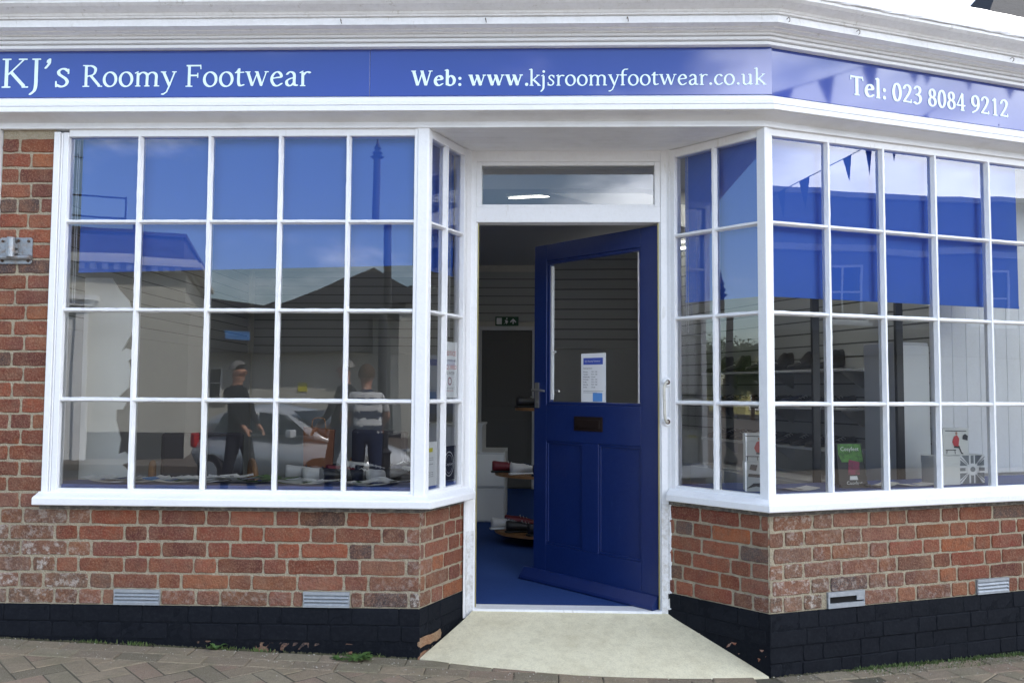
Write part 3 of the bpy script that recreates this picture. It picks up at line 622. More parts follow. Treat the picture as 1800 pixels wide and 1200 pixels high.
member(mb, FRR, 0.04, LRR-0.04, ZH-0.004, 2.590, -0.06, -0.004); member(mb, FRR, 0.03, LRR-0.04, 0.80, ZG, -0.06, -0.004); member(mb, FRR, 0.02, 0.048, 0.80, 2.59, -0.06, -0.002)
mb.build('frame', m_white, wRR, bevel=0.002)
mb = MB()
member(mb, FR, 0.041, 3.2, ZH, 2.590, -0.06, -0.003); member(mb, FR, 0.041, 3.2, 0.80, ZG, -0.06, -0.004); member(mb, FR, 2.45, 2.50, 0.8, 2.59, -.06, 0)
mb.build('frame', m_white, wRF, bevel=0.002)
# corner posts
def poly_post(pts, z0, z1, name, parent=shop, m=m_white, bev=0.0025):
    mb = MB(); mb.prism(pts, z0, z1, lambda a, b, h: (a, b, h)); return mb.build(name, m, parent, bevel=bev)
v = lambda fr, s, o: tuple(fr(s, o, 0)[:2])
poly_post([(0.302, 0.0), (0.318, 0.0), (0.3195, -0.006), (XL-0.004, -0.006), (XL+.003, 0.0), v(FLR, 0.035, 0.0), v(FLR, 0.035, -0.055), (0.302, 0.06)], 0.808, 2.592, 'corner_post')
poly_post([v(FRR, LRR-0.045, 0.0), v(FRR, LRR-.004, 0.005), v(FRR, LRR+.003, 0.006), v(FR, 0.006, 0.006), v(FR, 0.020, 0.006), v(FR, 0.0215, 0.0), v(FR, 0.043, 0.0), v(FR, 0.043, -0.055), v(FRR, LRR-0.045, -0.055)], 0.808, 2.592, 'corner_post')
# door-side posts (merge with door frame)
mb = MB()
mb.prism([v(FLR, LLR-0.05, -0.002), v(FLR, LLR, 0.0), (0.572, D), (0.572, D+0.012), (0.580, D+0.014), (0.580, D+0.10), (0.50, D+0.10)], 0.165, 2.60, lambda a, b, h: (a, b, h))
mb.prism([(1.542, D), (XDR, D-.001), v(FRR, 0.02, 0.0), v(FRR, 0.02, -0.09), (1.535, D+0.10), (1.535, D+0.014), (1.542, D+0.012)], 0.165, 2.60, lambda a, b, h: (a, b, h))
doorway = mb.build('door_frame', m_white, shop, bevel=0.002)
mb = MB()
mb.prism([v(FLR, LLR-0.03, 0.002), v(FLR, LLR, 0.003), (0.573, D-.002), (0.573, D+0.012), (0.52, D+.02)], 0.164, 0.60, lambda a, b, h: (a, b, h))
mb.build('peeling_foot', m_white_peel, doorway); mb = MB()
mb.prism([(1.541, D-.003), (XDR, D-.004), v(FRR, 0.012, 0.003), v(FRR, 0.012, -0.01), (1.541, D+0.012)], 0.164, 0.75, lambda a, b, h: (a, b, h))
mb.build('peeling_foot', m_white_peel, doorway)
mb = MB()
W = lambda s, o, z: FD(s, o, z)
mb.box(0.572, 1.542, -0.09, -0.004, 2.212, 2.292, T=W)          # transom
mb.box(0.572, 1.542, -0.09, -0.001, 2.535, 2.60, T=W)
mb.box(0.572, 0.600, -0.08, -0.006, 2.292, 2.535, T=W); mb.box(1.512, 1.542, -0.08, -0.006, 2.292, 2.535, T=W)
mb.box(0.600, 1.512, -0.08, -0.010, 2.292, 2.308, T=W); mb.box(0.600, 1.512, -0.08, -0.010, 2.517, 2.535, T=W)
mb.build('transom_rail', m_white, doorway, bevel=0.0025)
mb = MB(); mb.add([W(.600, -.03, 2.308), W(1.512, -.03, 2.308), W(1.512, -.03, 2.517), W(.600, -.03, 2.517)], [(0, 1, 2, 3)])
tag(mb.build('fanlight_glass', m_glass, doorway, recalc=False), 'single pane above the door')
mb = MB(); mb.box(0.5815, 0.586, -0.05, -0.016, 0.21, 2.208, T=W); mb.box(1.529, 1.5335, -0.05, -0.016, 0.21, 2.208, T=W)
mb.build('draught_strip', m_brass, doorway)
mb = MB(); mb.box(0.572, 1.542, -0.10, 0.006, 0.190, 0.206, T=W); mb.build('threshold', m_white_old, doorway, bevel=0.003)
# sills
def sill_piece(mb, fr, s0, s1, m0, m1):
    """m0,m1: extra run of the outer edge at each end for the mitre"""
    prof = [(-0.03, 0.772), (0.052, 0.772), (0.056, 0.776), (0.056, 0.803), (0.050, 0.810), (0.004, 0.826), (0.0, 0.830), (-0.03, 0.830)]
    n = 40; vs = []
    for i in range(n+1):
        for (o, z) in prof:
            a = s0+(s1-s0)*i/n; k = max(0, o)/0.056
            ss = s0-m0*k+(s1+m1*k-(s0-m0*k))*i/n
            vs.append(fr(ss, o+random.uniform(-.0004, .0004), z+random.uniform(-.0005, .0005)))
    m = len(prof)
    mb.add(vs, [(i*m+k, i*m+(k+1) % m, (i+1)*m+(k+1) % m, (i+1)*m+k) for i in range(n) for k in range(m)]+[tuple(range(m))[::-1], tuple(n*m+k for k in range(m))])
t1 = math.tan((math.pi/2-math.atan2(XDL-XL, D))/2)*0.056; angR = math.atan2(D, XR-XDR)
t2 = math.tan((angR+A21)/2)*0.056
mb = MB(); sill_piece(mb, FL, -1.482, XL, 0.0, t1); tag(mb.build('sill', m_white, wLF), None)
mb = MB(); sill_piece(mb, FLR, 0.0, LLR-0.012, t1, -0.02); mb.build('sill', m_white, wLR)
mb = MB(); sill_piece(mb, FRR, 0.012, LRR, -0.02, t2); mb.build('sill', m_white, wRR)
mb = MB(); sill_piece(mb, FR, 0.0, 3.3, t2, 0); mb.build('sill', m_white, wRF)
# grimy bed under the sills
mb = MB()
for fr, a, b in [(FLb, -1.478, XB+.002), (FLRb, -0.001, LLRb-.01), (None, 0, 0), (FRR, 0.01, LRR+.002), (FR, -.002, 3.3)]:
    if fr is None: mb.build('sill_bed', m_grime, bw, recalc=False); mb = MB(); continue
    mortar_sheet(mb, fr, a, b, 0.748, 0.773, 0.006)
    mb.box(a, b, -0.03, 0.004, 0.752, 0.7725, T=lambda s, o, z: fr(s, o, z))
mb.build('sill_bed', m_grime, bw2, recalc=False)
# ---- entablature: profile swept round the corner
CA = Vector((XR, 0, 0)); MIT = (FL.n+FR.n).normalized(); MS = 1/MIT.dot(FL.n)
def path_pt(o, z, which):
    if which == 0: return Vector((-3.2, -o, z))
    if which == 1: return CA+MIT*(o*MS)+Vector((0, 0, z))
    return FR(6.0, o, z)
def sweep(prof, name, m, parent=shop, sub=(90, 110), jit=0.0003):
    vs = []; m_ = len(prof); rows = []
    for seg, n in ((0, sub[0]), (1, sub[1])):
        for i in range(n + (1 if seg else 0)):
            t = i/n; row = []
            for k, (o, z) in enumerate(prof):
                p = path_pt(o, z, seg).lerp(path_pt(o, z, seg+1), t)
                if 0 < i < n: p = p+Vector((0, random.uniform(-jit, jit), random.uniform(-jit, jit)))
                row.append(p)
            rows.append(row)
    vs = [p for r_ in rows for p in r_]
    mb = MB(); mb.add(vs, [(i*m_+k, i*m_+(k+1) % m_, (i+1)*m_+(k+1) % m_, (i+1)*m_+k) for i in range(len(rows)-1) for k in range(m_)]+[tuple(range(m_))[::-1], tuple((len(rows)-1)*m_+k for k in range(m_))])
    return mb.build(name, m, parent)
sweep([(-0.07, 2.588), (0.012, 2.588), (0.014, 2.600), (0.004, 2.604), (0.004, 2.618), (0.016, 2.624), (0.050, 2.634), (0.092, 2.638), (0.092, 2.742), (-0.07, 2.742)][:8]+[(0.060, 2.700), (-0.07, 2.700)], 'architrave', m_soffit)
sweep([(-0.05, 2.6405), (0.1005, 2.6405), (0.104, 2.643), (0.104, 2.6655), (0.094, 2.6665), (0.094, 2.6705), (0.101, 2.6715), (0.101, 2.686), (0.092, 2.690), (0.086, 2.700), (0.072, 2.706), (0.068, 2.716), (0.056, 2.722), (0.030, 2.734), (-0.05, 2.734)], 'lower_moulding', m_white)
sweep([(-0.07, 2.742), (0.012, 2.742), (0.012, 2.968), (-0.07, 2.968)], 'fascia_board', m_white_old)
sweep([(-0.05, 2.970), (0.052, 2.970), (0.054, 2.972), (0.054, 2.985), (0.045, 2.986), (0.045, 2.990), (0.064, 2.991), (0.066, 2.993), (0.066, 3.004), (0.058, 3.005), (0.058, 3.008), (0.074, 3.009), (0.076, 3.011), (0.076, 3.021), (-0.05, 3.021)], 'upper_moulding', m_white)
sweep([(-0.06, 3.0225), (0.078, 3.0225), (0.080, 3.027), (0.108, 3.029), (0.110, 3.0335), (0.146, 3.035), (0.152, 3.036), (0.152, 3.067), (0.146, 3.068), (0.146, 3.072), (0.160, 3.073), (0.162, 3.080), (0.168, 3.082), (0.172, 3.092), (0.196, 3.097), (0.222, 3.104), (0.238, 3.114), (0.240, 3.126), (-0.06, 3.126)], 'cornice', m_white_old, jit=0.0006)
sweep([(-0.05, 3.1275), (0.246, 3.1275), (0.250, 3.131), (0.250, 3.139), (0.238, 3.148), (0.0, 3.34), (-0.10, 3.44), (-0.12, 3.445), (-0.14, 3.44)], 'lead_capping', m_lead, jit=0.0025)
sweep([(-0.30, 3.0), (-0.142, 3.0), (-0.142, 3.435), (-0.30, 3.435)], 'parapet', m_lead)
# hooks along the cornice face
for s_, fr in ((-0.03, FL), (0.65, FL), (1.31, FL), (0.02, FR), (0.42, FR), (1.40, FR)):
    mb = MB(); p = [fr(s_, 0.150, 3.056), fr(s_, 0.166, 3.058), fr(s_+.002, 0.172, 3.050), fr(s_+.004, 0.168, 3.040), fr(s_+.004, 0.160, 3.039)]
    mb.tube(p, 0.0018, 6); mb.build('hook', m_bolt, shop)
# soffit over the recess: tongue and groove boards
mb = MB(); yy = -0.0
nb = 5
for k in range(nb):
    y0 = k*(D+0.02)/nb; y1 = (k+1)*(D+0.02)/nb-0.004
    mb.box(0.34, 1.972, max(y0, 0.004), y1, 2.592, 2.597)
mb.box(0.33, 1.974, 0.006, D+.02, 2.5975, 2.615)
mb.build('soffit', m_soffit, shop, bevel=0.0015)
# left pilaster beyond the brick pier
mb = MB(); mb.box(-1.93, -1.7365, -0.02, 0.10, 0.9, 2.587); mb.build('pilaster', m_white, shop, bevel=0.003)

# ---- shell of the shop (walls, roof) and rooms
NR = Vector((-math.sin(A21), math.cos(A21), 0))
mb = MB()
mb.box(-2.6, -2.5, 0.15, 6.0, 0, 3.0); mb.box(-2.6, 4.2, 5.95, 6.05, 0, 3.0)
Q0 = FR(3.35, -0.1, 0); 
mb.prism([(5.1, 1.2), (5.2, 1.2), (5.2, 6.05), (5.1, 6.05)], 0, 3.0, lambda a, b, h: (a, b, h))
mb.box(4.2, 5.1, 5.95, 6.05, 0, 3.0)
mb.build('outer_wall', m_cream, shop)
mb = MB(); mb.prism([(-2.6, 0.02), (1.97, 0.02), tuple(FR(6.0, -0.05, 0)[:2]), (7.5, 6.1), (-2.6, 6.1)], 3.16, 3.24, lambda a, b, h: (a, b, h)); mb.build('roof', m_slate, shop)
mb = MB(); mb.prism([(-2.5, 0.10), (0.35, 0.10), (0.56, D+.1), (1.56, D+.1), (2.0, 0.12), tuple(FR(3.3, -0.12, 0)[:2]), (5.1, 5.95), (-2.5, 5.95)], 2.80, 2.86, lambda a, b, h: (a, b, h))
mb.build('ceiling', m_bwhite, shop)
mb = MB(); mb.box(-2.5, 5.1, 1.30, 1.42, 2.60, 2.80); mb.prism([(0.9, 1.42), (3.2, 3.9), (3.2, 4.0), (0.8, 1.42)], 2.62, 2.798, lambda a, b, h: (a, b, h)); mb.build('ceiling_beam', m_bwhite, shop)
mb = MB(); mb.prism([(-2.5, 0.12), (0.36, 0.16), (0.578, D+.06), (0.5785, D+.006), (1.535, D+.006), (1.5355, D+.06), (1.93, 0.16), tuple(FR(3.3, -0.14, 0)[:2]), (5.1, 5.95), (-2.5, 5.95)], 0.10, 0.205, lambda a, b, h: (a, b, h))
tag(mb.build('carpet', m_carpet), kind='structure')
# back wall slatwall + inner doorway
def slatwall(fr, s0, s1, z0, z1, name='slatwall', o=0.0, pitch=0.10):
    mb = MB(); z = z0
    while z < z1-.01:
        mb.box(s0, s1, o-.012, o, z, min(z+pitch-0.011, z1), T=lambda s, oo, zz: fr(s, oo, zz)); z += pitch
    w_ = mb.build(name, m_slat, shop)
    mb = MB(); mb.box(s0, s1, o-.02, o-.0125, z0, z1, T=lambda s, oo, zz: fr(s, oo, zz)); mb.build('groove_backing', m_groove, w_); return w_
FB = Frame((0, 5.93), (1, 0))
slatwall(FB, -2.45, 0.15, 1.75, 2.72); slatwall(FB, 0.95, 1.75, 0.9, 2.72); slatwall(FB, .15, .95, 2.14, 2.72)
SW0 = FR(2.02, 0, 0); FRS = Frame((SW0.x, SW0.y), (-NR.x, -NR.y)); # outward normal should face left (-X)
FRS = Frame(tuple((SW0+NR*5.6)[:2]), (-NR.x, -NR.y)); 
if FRS.n.x > 0: FRS = Frame(tuple((SW0+NR*0.1)[:2]), (NR.x, NR.y))
slatwall(FRS, 0.1, 4.7, 0.9, 2.75)
FLS = Frame((-2.47, 0.2), (0, 1)); FLS.n = Vector((1, 0, 0)); slatwall(FLS, 0.1, 5.6, 1.75, 2.75)
mb = MB(); mb.box(-2.45, 0.15, 5.90, 5.945, .21, 1.745); mb.build('wall_panel', m_slat, shop); mb = MB(); mb.box(-2.495, -2.465, .3, 5.88, .21, 1.745); mb.build('wall_panel', m_slat, shop)
mb = MB(); mb.box(0.20, 0.245, 5.88, 5.945, 0.205, 2.03); mb.box(0.83, 0.875, 5.88, 5.945, 0.205, 2.03); mb.box(0.20, 0.875, 5.875, 5.945, 2.03, 2.075)
idf = mb.build('inner_door_frame', m_bwhite, shop, bevel=.003)
mb = MB(); mb.box(0.245, 0.83, 5.90, 5.935, 0.215, 2.03); mb.box(0.30, 0.775, 5.893, 5.901, 0.4, 1.0); mb.box(0.30, 0.775, 5.893, 5.901, 1.15, 1.9); mb.build('inner_door', mat('grey_door', (0.10, 0.10, 0.095), 0.6), idf, bevel=.003)
ex = thing('exit_sign', 'small green fire exit sign with running man above the back doorway', 'sign', (0.535, 5.90, 2.14))
mb = MB(); mb.box(0.40, 0.67, 5.888, 5.896, 2.085, 2.19); mb.build('panel', mat('exit_green', (0.01, 0.07, 0.03), 0.5), ex)
mb = MB(); W2 = lambda a, b, h: (a, 5.887-h, b)
mb.prism([(0.60, 2.105), (0.615, 2.105), (0.615, 2.14), (0.635, 2.12), (0.645, 2.13), (0.6075, 2.17), (0.57, 2.13), (0.58, 2.12), (0.60, 2.14)], 0, .001, W2)
mb.prism([(0.495, 2.10), (0.52, 2.125), (0.51, 2.15), (0.535, 2.15), (0.55, 2.135), (0.53, 2.10), (0.525, 2.12)], 0, .001, W2); mb.prism(ring(0.533, 2.168, .009, .009, 8)[:-1], 0, .001, W2)
mb.box(0.415, 0.475, 5.886, 5.8875, 2.10, 2.175)
mb.build('symbol', m_paper, ex)
# ceiling tube lights; the right and back ones are added to brighten the interior
LT = ['lit fluorescent strip light seen through the pane above the door', 'added strip light brightening the right side of the shop', 'added strip light brightening the back left of the shop', 'added strip light brightening the space behind the right front window', 'lit strip light nearest the left front window', 'added strip light brightening the back right of the shop']
for k, (x, y) in enumerate(((0.83, 2.15), (2.3, 2.5), (-1.4, 4.0), (2.75, 1.35), (-.6, 1.0), (1.9, 4.6))):
    t = thing('strip_light', LT[k], 'light', (x, y, 2.75), group='strip lights on the shop ceiling')
    b_ = MB(); b_.box(-.012, .012, -.17, .17, 0.012, 0.048); lbuild(b_, 'housing', m_bwhite, t)
    b_ = MB(); b_.tube([(0, -.16, 0.0), (0, .15, 0.0)] if k == 0 else [(0, -.6, 0.0), (0, .6, 0.0)], 0.0035 if k == 0 else .013, 10); lbuild(b_, 'tube', m_tube if k != 3 else mat('added_fill_tube', (1, 1, 1), .4, emit=((1, 0.98, 0.93), 20.0)), t)  # added right front tube glows stronger to lift that window's interior
    t.location = (x, y, 2.74); t.rotation_euler = (0, 0, R([78, 20, 90, 20, 90, 60][k]))

# ---- the open door
door = thing('door', None, None); door.parent = shop; door.matrix_basis = shop.matrix_basis.inverted(); door['label'] = 'open royal blue panelled door with a big upper pane'
Wd = lambda t, o, z: FDOOR(t, o, z)
mb = MB(); zb0, zt0 = 0.222, 2.203
def dbox(a, b, c, d, o0=-0.045, o1=0.0): mb.box(a, b, o0, o1, c, d, T=Wd)
dbox(0.0, 0.138, zb0, zt0); dbox(0.859, 0.965, zb0, zt0)                       # stiles
dbox(0.138, 0.859, 2.10, zt0); dbox(0.138, 0.859, 1.032, 1.245); dbox(0.138, 0.859, zb0, 0.428)   # rails
dbox(0.441, 0.569, 0.428, 1.032)                                                 # muntin
for a, b in ((0.138, 0.441), (0.569, 0.859)):
    dbox(a, b, 0.428, 1.032, -0.035, -0.014)
    for (p, q, r_, s2) in ((a, b, 0.428, 0.442), (a, b, 1.018, 1.032), (a, a+.014, .442, 1.018), (b-.014, b, .442, 1.018)): dbox(p, q, r_, s2, -0.014, -0.005)
for (p, q, r_, s2) in ((.138, .859, 1.245, 1.262), (.138, .859, 2.082, 2.10), (.138, .153, 1.262, 2.082), (.836, .859, 1.262, 2.082)): dbox(p, q, r_, s2, -0.040, -0.006)
mb.build('leaf', m_door, door, bevel=0.003)
mb = MB(); mb.add([Wd(.153, -.022, 1.262), Wd(.836, -.022, 1.262), Wd(.836, -.022, 2.082), Wd(.153, -.022, 2.082)], [(0, 1, 2, 3)]); mb.build('door_glass', m_glass_clean, door, recalc=False)
mb = MB(); dbox(0.826, 0.8355, 1.275, 2.07, -.0205, -.012); dbox(.80, .826, 1.552, 1.562, -.021, -.017); mb.build('edge_light_strip_and_label', m_bwhite, door)  # long strip imitates light along the glass edge; short one is a label
mb = MB()  # weatherboard
pr_ = [(0.0, .206), (.050, .206), (.055, .214), (.050, .228), (.012, .272), (0.0, .276)]
vs = [Wd(t, o, z) for t in (0.022, 1.035) for o, z in pr_]; mb.add(vs, [(k, (k+1) % 6, 6+(k+1) % 6, 6+k) for k in range(6)]+[tuple(range(6))[::-1], tuple(range(6, 12))])
mb.build('weatherboard', m_door, door, bevel=.002)
mb = MB(); dbox(.407, .625, 1.100, 1.182, 0.0015, .007); dbox(.425, .607, 1.118, 1.164, .007, .012); mb.build('letter_plate', m_brown, door, bevel=.002)
mb = MB(); dbox(.918, .952, 1.225, 1.375, .0015, .006); mb.tube([Wd(.935, .006, 1.330), Wd(.935, .045, 1.330)], .008, 10); mb.tube([Wd(.935, .043, 1.330), Wd(.90, .046, 1.331), Wd(.855, .045, 1.327), Wd(.835, .040, 1.325)], [.008, .0075, .007, .0065], 10)
mb.tube([Wd(.935, .006, 1.26), Wd(.935, .009, 1.26)], .006, 10)
mb.build('lever_handle', m_chrome, door)
mb = MB(); dbox(.958, .9655, 1.20, 1.36, -.034, -.011); mb.build('lock_plate', m_chrome, door)
mb = MB(); dbox(.075, .10, 2.16, 2.20, -.09, -.046); dbox(.10, .34, 2.165, 2.195, -.10, -.047); mb.build('door_closer', m_metal, door)
# grab handle on the right jamb
gh = MB(); zz0, zz1 = 1.170, 1.374; gx = 1.571
pts = [FD(gx, .008, zz1), FD(gx-.004, .032, zz1), FD(gx-.014, .046, zz1-.008), FD(gx-.022, .050, zz1-.035), FD(gx-.020, .050, (zz0+zz1)/2), FD(gx-.018, .048, zz0+.035), FD(gx-.012, .042, zz0+.008), FD(gx-.004, .03, zz0), FD(gx, .008, zz0)]
gh.tube([tuple(p) for p in cr([tuple(p) for p in pts], 4)], .0075, 10)
g_ = gh.build('grab_handle', mat('aged_cream_enamel', (.62, .60, .52), .35, noise=(60, .4, (.3, .27, .2))), shop, smooth=True)
for z in (zz0, zz1):
    mb = MB(); mb.tube([FD(gx+.001, .0005, z), FD(gx+.001, .007, z), FD(gx+.001, .012, z)], [.026, .025, .019], 20); o = mb.build('handle_rose', m_white, g_)
    mb = MB(); mb.tube([FD(gx+.003, .0105, z), FD(gx+.003, .0125, z)], [.0150, .012], 14); mb.build('handle_socket', m_bolt, g_)
# poster with opening hours on the door glass
po = thing('opening_hours_notice', 'white opening hours notice with blue heading on the glass of the open door', 'notice', tuple(FDOOR(0.5, 0, 1.4)))
mb = MB(); p0, p1, q0, q1 = .407, .592, 1.264, 1.540; OO = -.0205
mb.box(p0, p1, OO, OO+.001, q0, q1, T=Wd); mb.build('sheet', m_paper, po)
mb = MB(); mb.box(p0+.018, p1-.018, OO+.0015, OO+.002, 1.476, 1.514, T=Wd); mb.build('heading_band', m_pblue, po)
mb = MB(); mb.box(p0+.022, p0+.094, OO+.0015, OO+.002, q0+.004, q0+.052, T=Wd); mb.build('card', m_lblue, po)
PT = lambda x, y: (lambda a, b: FDOOR(p1-.018-a, OO+.0026, b))(x, y)
def ptext(t, sz, x, z, m=m_ink, nm='writing'): return small_text(t, sz, lambda a, b: FDOOR(p1-.018-x-a, OO+.0028, z+b), nm, m, po)
ptext("KJ's Roomy Footwear", .0135, .012, 1.491, m_paper)
ptext("Opening Hours", .011, 0, 1.452)
for k, (a, b) in enumerate((('Monday', '9.30 - 5.00'), ('Tuesday', '9.30 - 5.00'), ('Wednesday', 'Closed'), ('Thursday', '9.30 - 5.00'), ('Friday', '9.30 - 5.00'), ('Saturday', '9.30 - 4.00'), ('Sunday', 'Closed'))):
    ptext(a, .0105, 0, 1.432-k*.0145); ptext(b, .0105, .062, 1.432-k*.0145)
mb = MB(); mb.box(p0+.015, p1-.018, OO+.0015, OO+.0019, 1.326, 1.3275, T=Wd); mb.box(p0+.06, p1-.018, OO+.0015, OO+.0019, 1.317, 1.3185, T=Wd); mb.build('rule', m_ink, po)

# ================================================================== SIGNS
def sign(name, label, fr, s0, s1, words, sw):
    t = thing(name, label, 'sign', tuple(fr((s0+s1)/2, 0.02, 2.85)))
    mb = MB(); mb.box(s0, s1, 0.0145, 0.0225, 2.739, 2.972, T=lambda s, o, z: fr(s, o, z)); mb.build('board', m_sign, t, bevel=.0012)
    mb = MB()
    for a in words: word(mb, a[0], a[1], a[2], a[3], a[4], fr, 0.0245, a[5])
    mb.build('lettering', m_letter, t, recalc=False)
    for s, z in sw:
        mb = MB(); mb.tube([fr(s, .0228, z), fr(s, .0255, z)], [.005, .003], 8); mb.build('screw', m_sign, t)
EM = lambda cap: cap/0.69
kx = 1.0
sign('shop_sign', 'blue sign board reading KJ\'s Roomy Footwear over the left window', FL, -3.0, 0.0825,
     [("KJ", -1.73, -1.537, 2.787, EM(.145), False), ("'", -1.520, -1.487, 2.790, EM(.145), False), ("s", -1.464, -1.394, 2.788, EM(.140), False), ("Roomy", -1.328, -0.862, 2.790, EM(.108), False), ("Footwear", -0.818, -0.202, 2.788, EM(.108), False)], [])
sign('shop_sign', 'blue sign board with the web address over the door and corner', FL, 0.0840, 2.012-0.0,
     [("Web:", .284, .528, 2.787, EM(.0745), True), ("www.", .561, .850, 2.786, EM(.078), True), ("kjsroomyfootwear.co.uk", .853, 1.984, 2.785, EM(.0775), False)], [])
sign('shop_sign', 'paler reflecting blue sign board with the telephone number, right of the corner', FR, 0.006, 5.5,
     [("Tel:", .487, .708, 2.799, EM(.095), True), ("023", .748, .938, 2.799, EM(.094), True), ("8084", .978, 1.229, 2.799, EM(.094), True), ("9212", 1.267, 1.527, 2.799, EM(.094), True)],
     [(.03, 2.958), (.03, 2.752), (1.46, 2.752)])
# ================================================================== GROUND
def gz(x, y): return 0.084-0.034*x+(0.026*y if y > -8.3 else 0.026*-8.3)
GXS = 0.034
mb = MB()   # pavement bed
xs = [-60, -12, -3, 1, 5, 12, 60]; clampx = lambda x: max(-6, min(8, x))
gzc = lambda x, y: gz(clampx(x), y)
ysr = [0.35, 0.0, -1.0, -3, -5, -8.3]
vs = [(x, y, gzc(x, y)-0.006) for y in ysr for x in xs]
nx = len(xs)
mb.add(vs, [(j*nx+i, j*nx+i+1, (j+1)*nx+i+1, (j+1)*nx+i) for j in range(len(ysr)-1) for i in range(nx-1)])
mb.add([(x, -8.3, gzc(x, -8.3)-.006) for x in xs]+[(x, -8.3, -0.6) for x in xs], [(i, i+1, nx+i+1, nx+i) for i in range(nx-1)])
tag(mb.build('pavement', m_jointsand, recalc=False), kind='structure')
mb = MB()
PC = [(0.27, 0.215, 0.145), (0.235, 0.185, 0.13), (0.29, 0.225, 0.15), (0.235, 0.20, 0.135), (0.27, 0.19, 0.135), (0.20, 0.17, 0.115)]
def paver(cx_, cy_, ang, lx=0.2, ly=0.1, dz=0):
    c, s = math.cos(ang), math.sin(ang); g = 0.0022; b = 0.004; j = random.uniform(-.0016, .0016); tx, ty = random.uniform(-.008, .008), random.uniform(-.008, .008)
    def P(a, bb, h):
        x, y = cx_+a*c-bb*s, cy_+a*s+bb*c
        return (x, y, gzc(x, y)+h+j+dz+a*tx+bb*ty)
    hx, hy = lx/2-g, ly/2-g; k = random.uniform(.85, 1.15); cc = tuple(q*k for q in random.choice(PC))
    o = [(-hx, -hy), (0, -hy+random.uniform(-.001, .001)), (hx, -hy), (hx, hy), (0, hy), (-hx, hy)]
    i_ = [(a*(hx-b)/hx, bb*(hy-b)/hy) for a, bb in o]
    vs = [P(a, bb, -.02) for a, bb in o]+[P(a, bb, -.003) for a, bb in o]+[P(a, bb, 0) for a, bb in i_]
    fs = [(q, (q+1) % 6, 6+(q+1) % 6, 6+q) for q in range(6)]+[(6+q, 6+(q+1) % 6, 12+(q+1) % 6, 12+q) for q in range(6)]+[(12, 13, 14, 15, 16, 17)]
    mb.add(vs, fs, 0, cc)
# stretcher course along the wall, then 45 degree herringbone
x = -3.4
while x < 1.95:
    paver(x, -0.052, 0.0)
    paver(x+0.10, -0.152, 0.0); x += 0.2
x = 0.02
while x < 3.4:
    p = FR(x+.1, 0.052, 0); paver(p.x, p.y, A21); p = FR(x+.2, 0.152, 0); paver(p.x, p.y, A21) if x > .25 else None; x += 0.2
for i in range(-40, 60):
    for j in range(-40, 60):
        # herringbone on an axis-aligned lattice, rotated by 45 degrees
        if (i-j) % 4 == 0: a, b, an = (i+1)*0.1, (j+.5)*0.1, 0
        elif (i-j) % 4 == 3 and True: a, b, an = (i+.5)*0.1, (j+1)*0.1, math.pi/2
        else: continue
        th = R(45); X = a*math.cos(th)-b*math.sin(th)+1.0; Y = a*math.sin(th)+b*math.cos(th)-1.9
        if -3.2 < X < 5.0 and -1.15 < Y < (-0.165 if X < 2.02 else .385*(X-1.979)-.14): paver(X, Y, an+th, dz=-.0035)
tag(mb.build('pavement', m_paver), kind='structure')
# far part of the paving: flat brick pattern
m_farpav = mat('far_paving', (0.15, 0.125, 0.105), 0.9, noise=(8, 0.5, (0.10, 0.09, 0.075)), bump=(40, .5))
mb = MB(); ys2 = [-1.2, -3, -5, -8.3]
mb.add([(x, y, gzc(x, y)-0.001) for y in ys2 for x in xs], [(j*nx+i, j*nx+i+1, (j+1)*nx+i+1, (j+1)*nx+i) for j in range(3) for i in range(nx-1)])
tag(mb.build('pavement', m_farpav, recalc=False), kind='structure')
mb = MB(); mb.add([(-400, -8.25, -.40), (400, -8.25, -.40), (400, -13.5, -.40), (-400, -13.5, -.40)], [(0, 1, 2, 3)]); tag(mb.build('road', m_asphalt, recalc=False), kind='structure')
mb = MB(); mb.box(-400, 400, -26.5, -13.5, -.6, -.27); tag(mb.build('far_pavement', m_farpav), kind='structure')
mb = MB(); mb.box(-1000, 1000, -1000, 1000, -.9, -.62); tag(mb.build('ground', m_asphalt), kind='structure')
# concrete entrance step
mb = MB(); n1, n2 = 26, 14; vs = []
A_, B_, C_, D_ = Vector((0.572, D, .1975)), Vector((1.575, D, .1965)), Vector((0.356, 0.012, 0.078)), Vector((1.972, 0.0, 0.018))
def step_pt(u, w_):
    top = A_.lerp(B_, u)
    bot = C_.lerp(D_, u)+Vector((0, -0.105*math.sin(math.pi*min(1, max(0, u)))**.8, 0))
    p = top.lerp(bot, w_)
    zf = gz(p.x, p.y)+0.002+0.010*(1-w_)
    z = top.z+(zf-top.z)*(w_**0.8) if w_ < 1 else gz(p.x, p.y)+.001
    return Vector((p.x, p.y, z+random.uniform(-.0006, .0006)))
vs = [step_pt(i/n1, j/n2) for j in range(n2+1) for i in range(n1+1)]
mb.add(vs, [(j*(n1+1)+i, j*(n1+1)+i+1, (j+1)*(n1+1)+i+1, (j+1)*(n1+1)+i) for j in range(n2) for i in range(n1)])
fr_ = [len(vs)-n1-1+i for i in range(n1+1)]
mb.add([vs[k]+Vector((0, 0, 0)) for k in fr_]+[vs[k]+Vector((0, -.004, -.03)) for k in fr_], [(i, i+1, n1+2+i, n1+1+i) for i in range(n1)])
tag(mb.build('step', m_concrete, shop, smooth=True, recalc=False), 'cream concrete ramped step in front of the door')
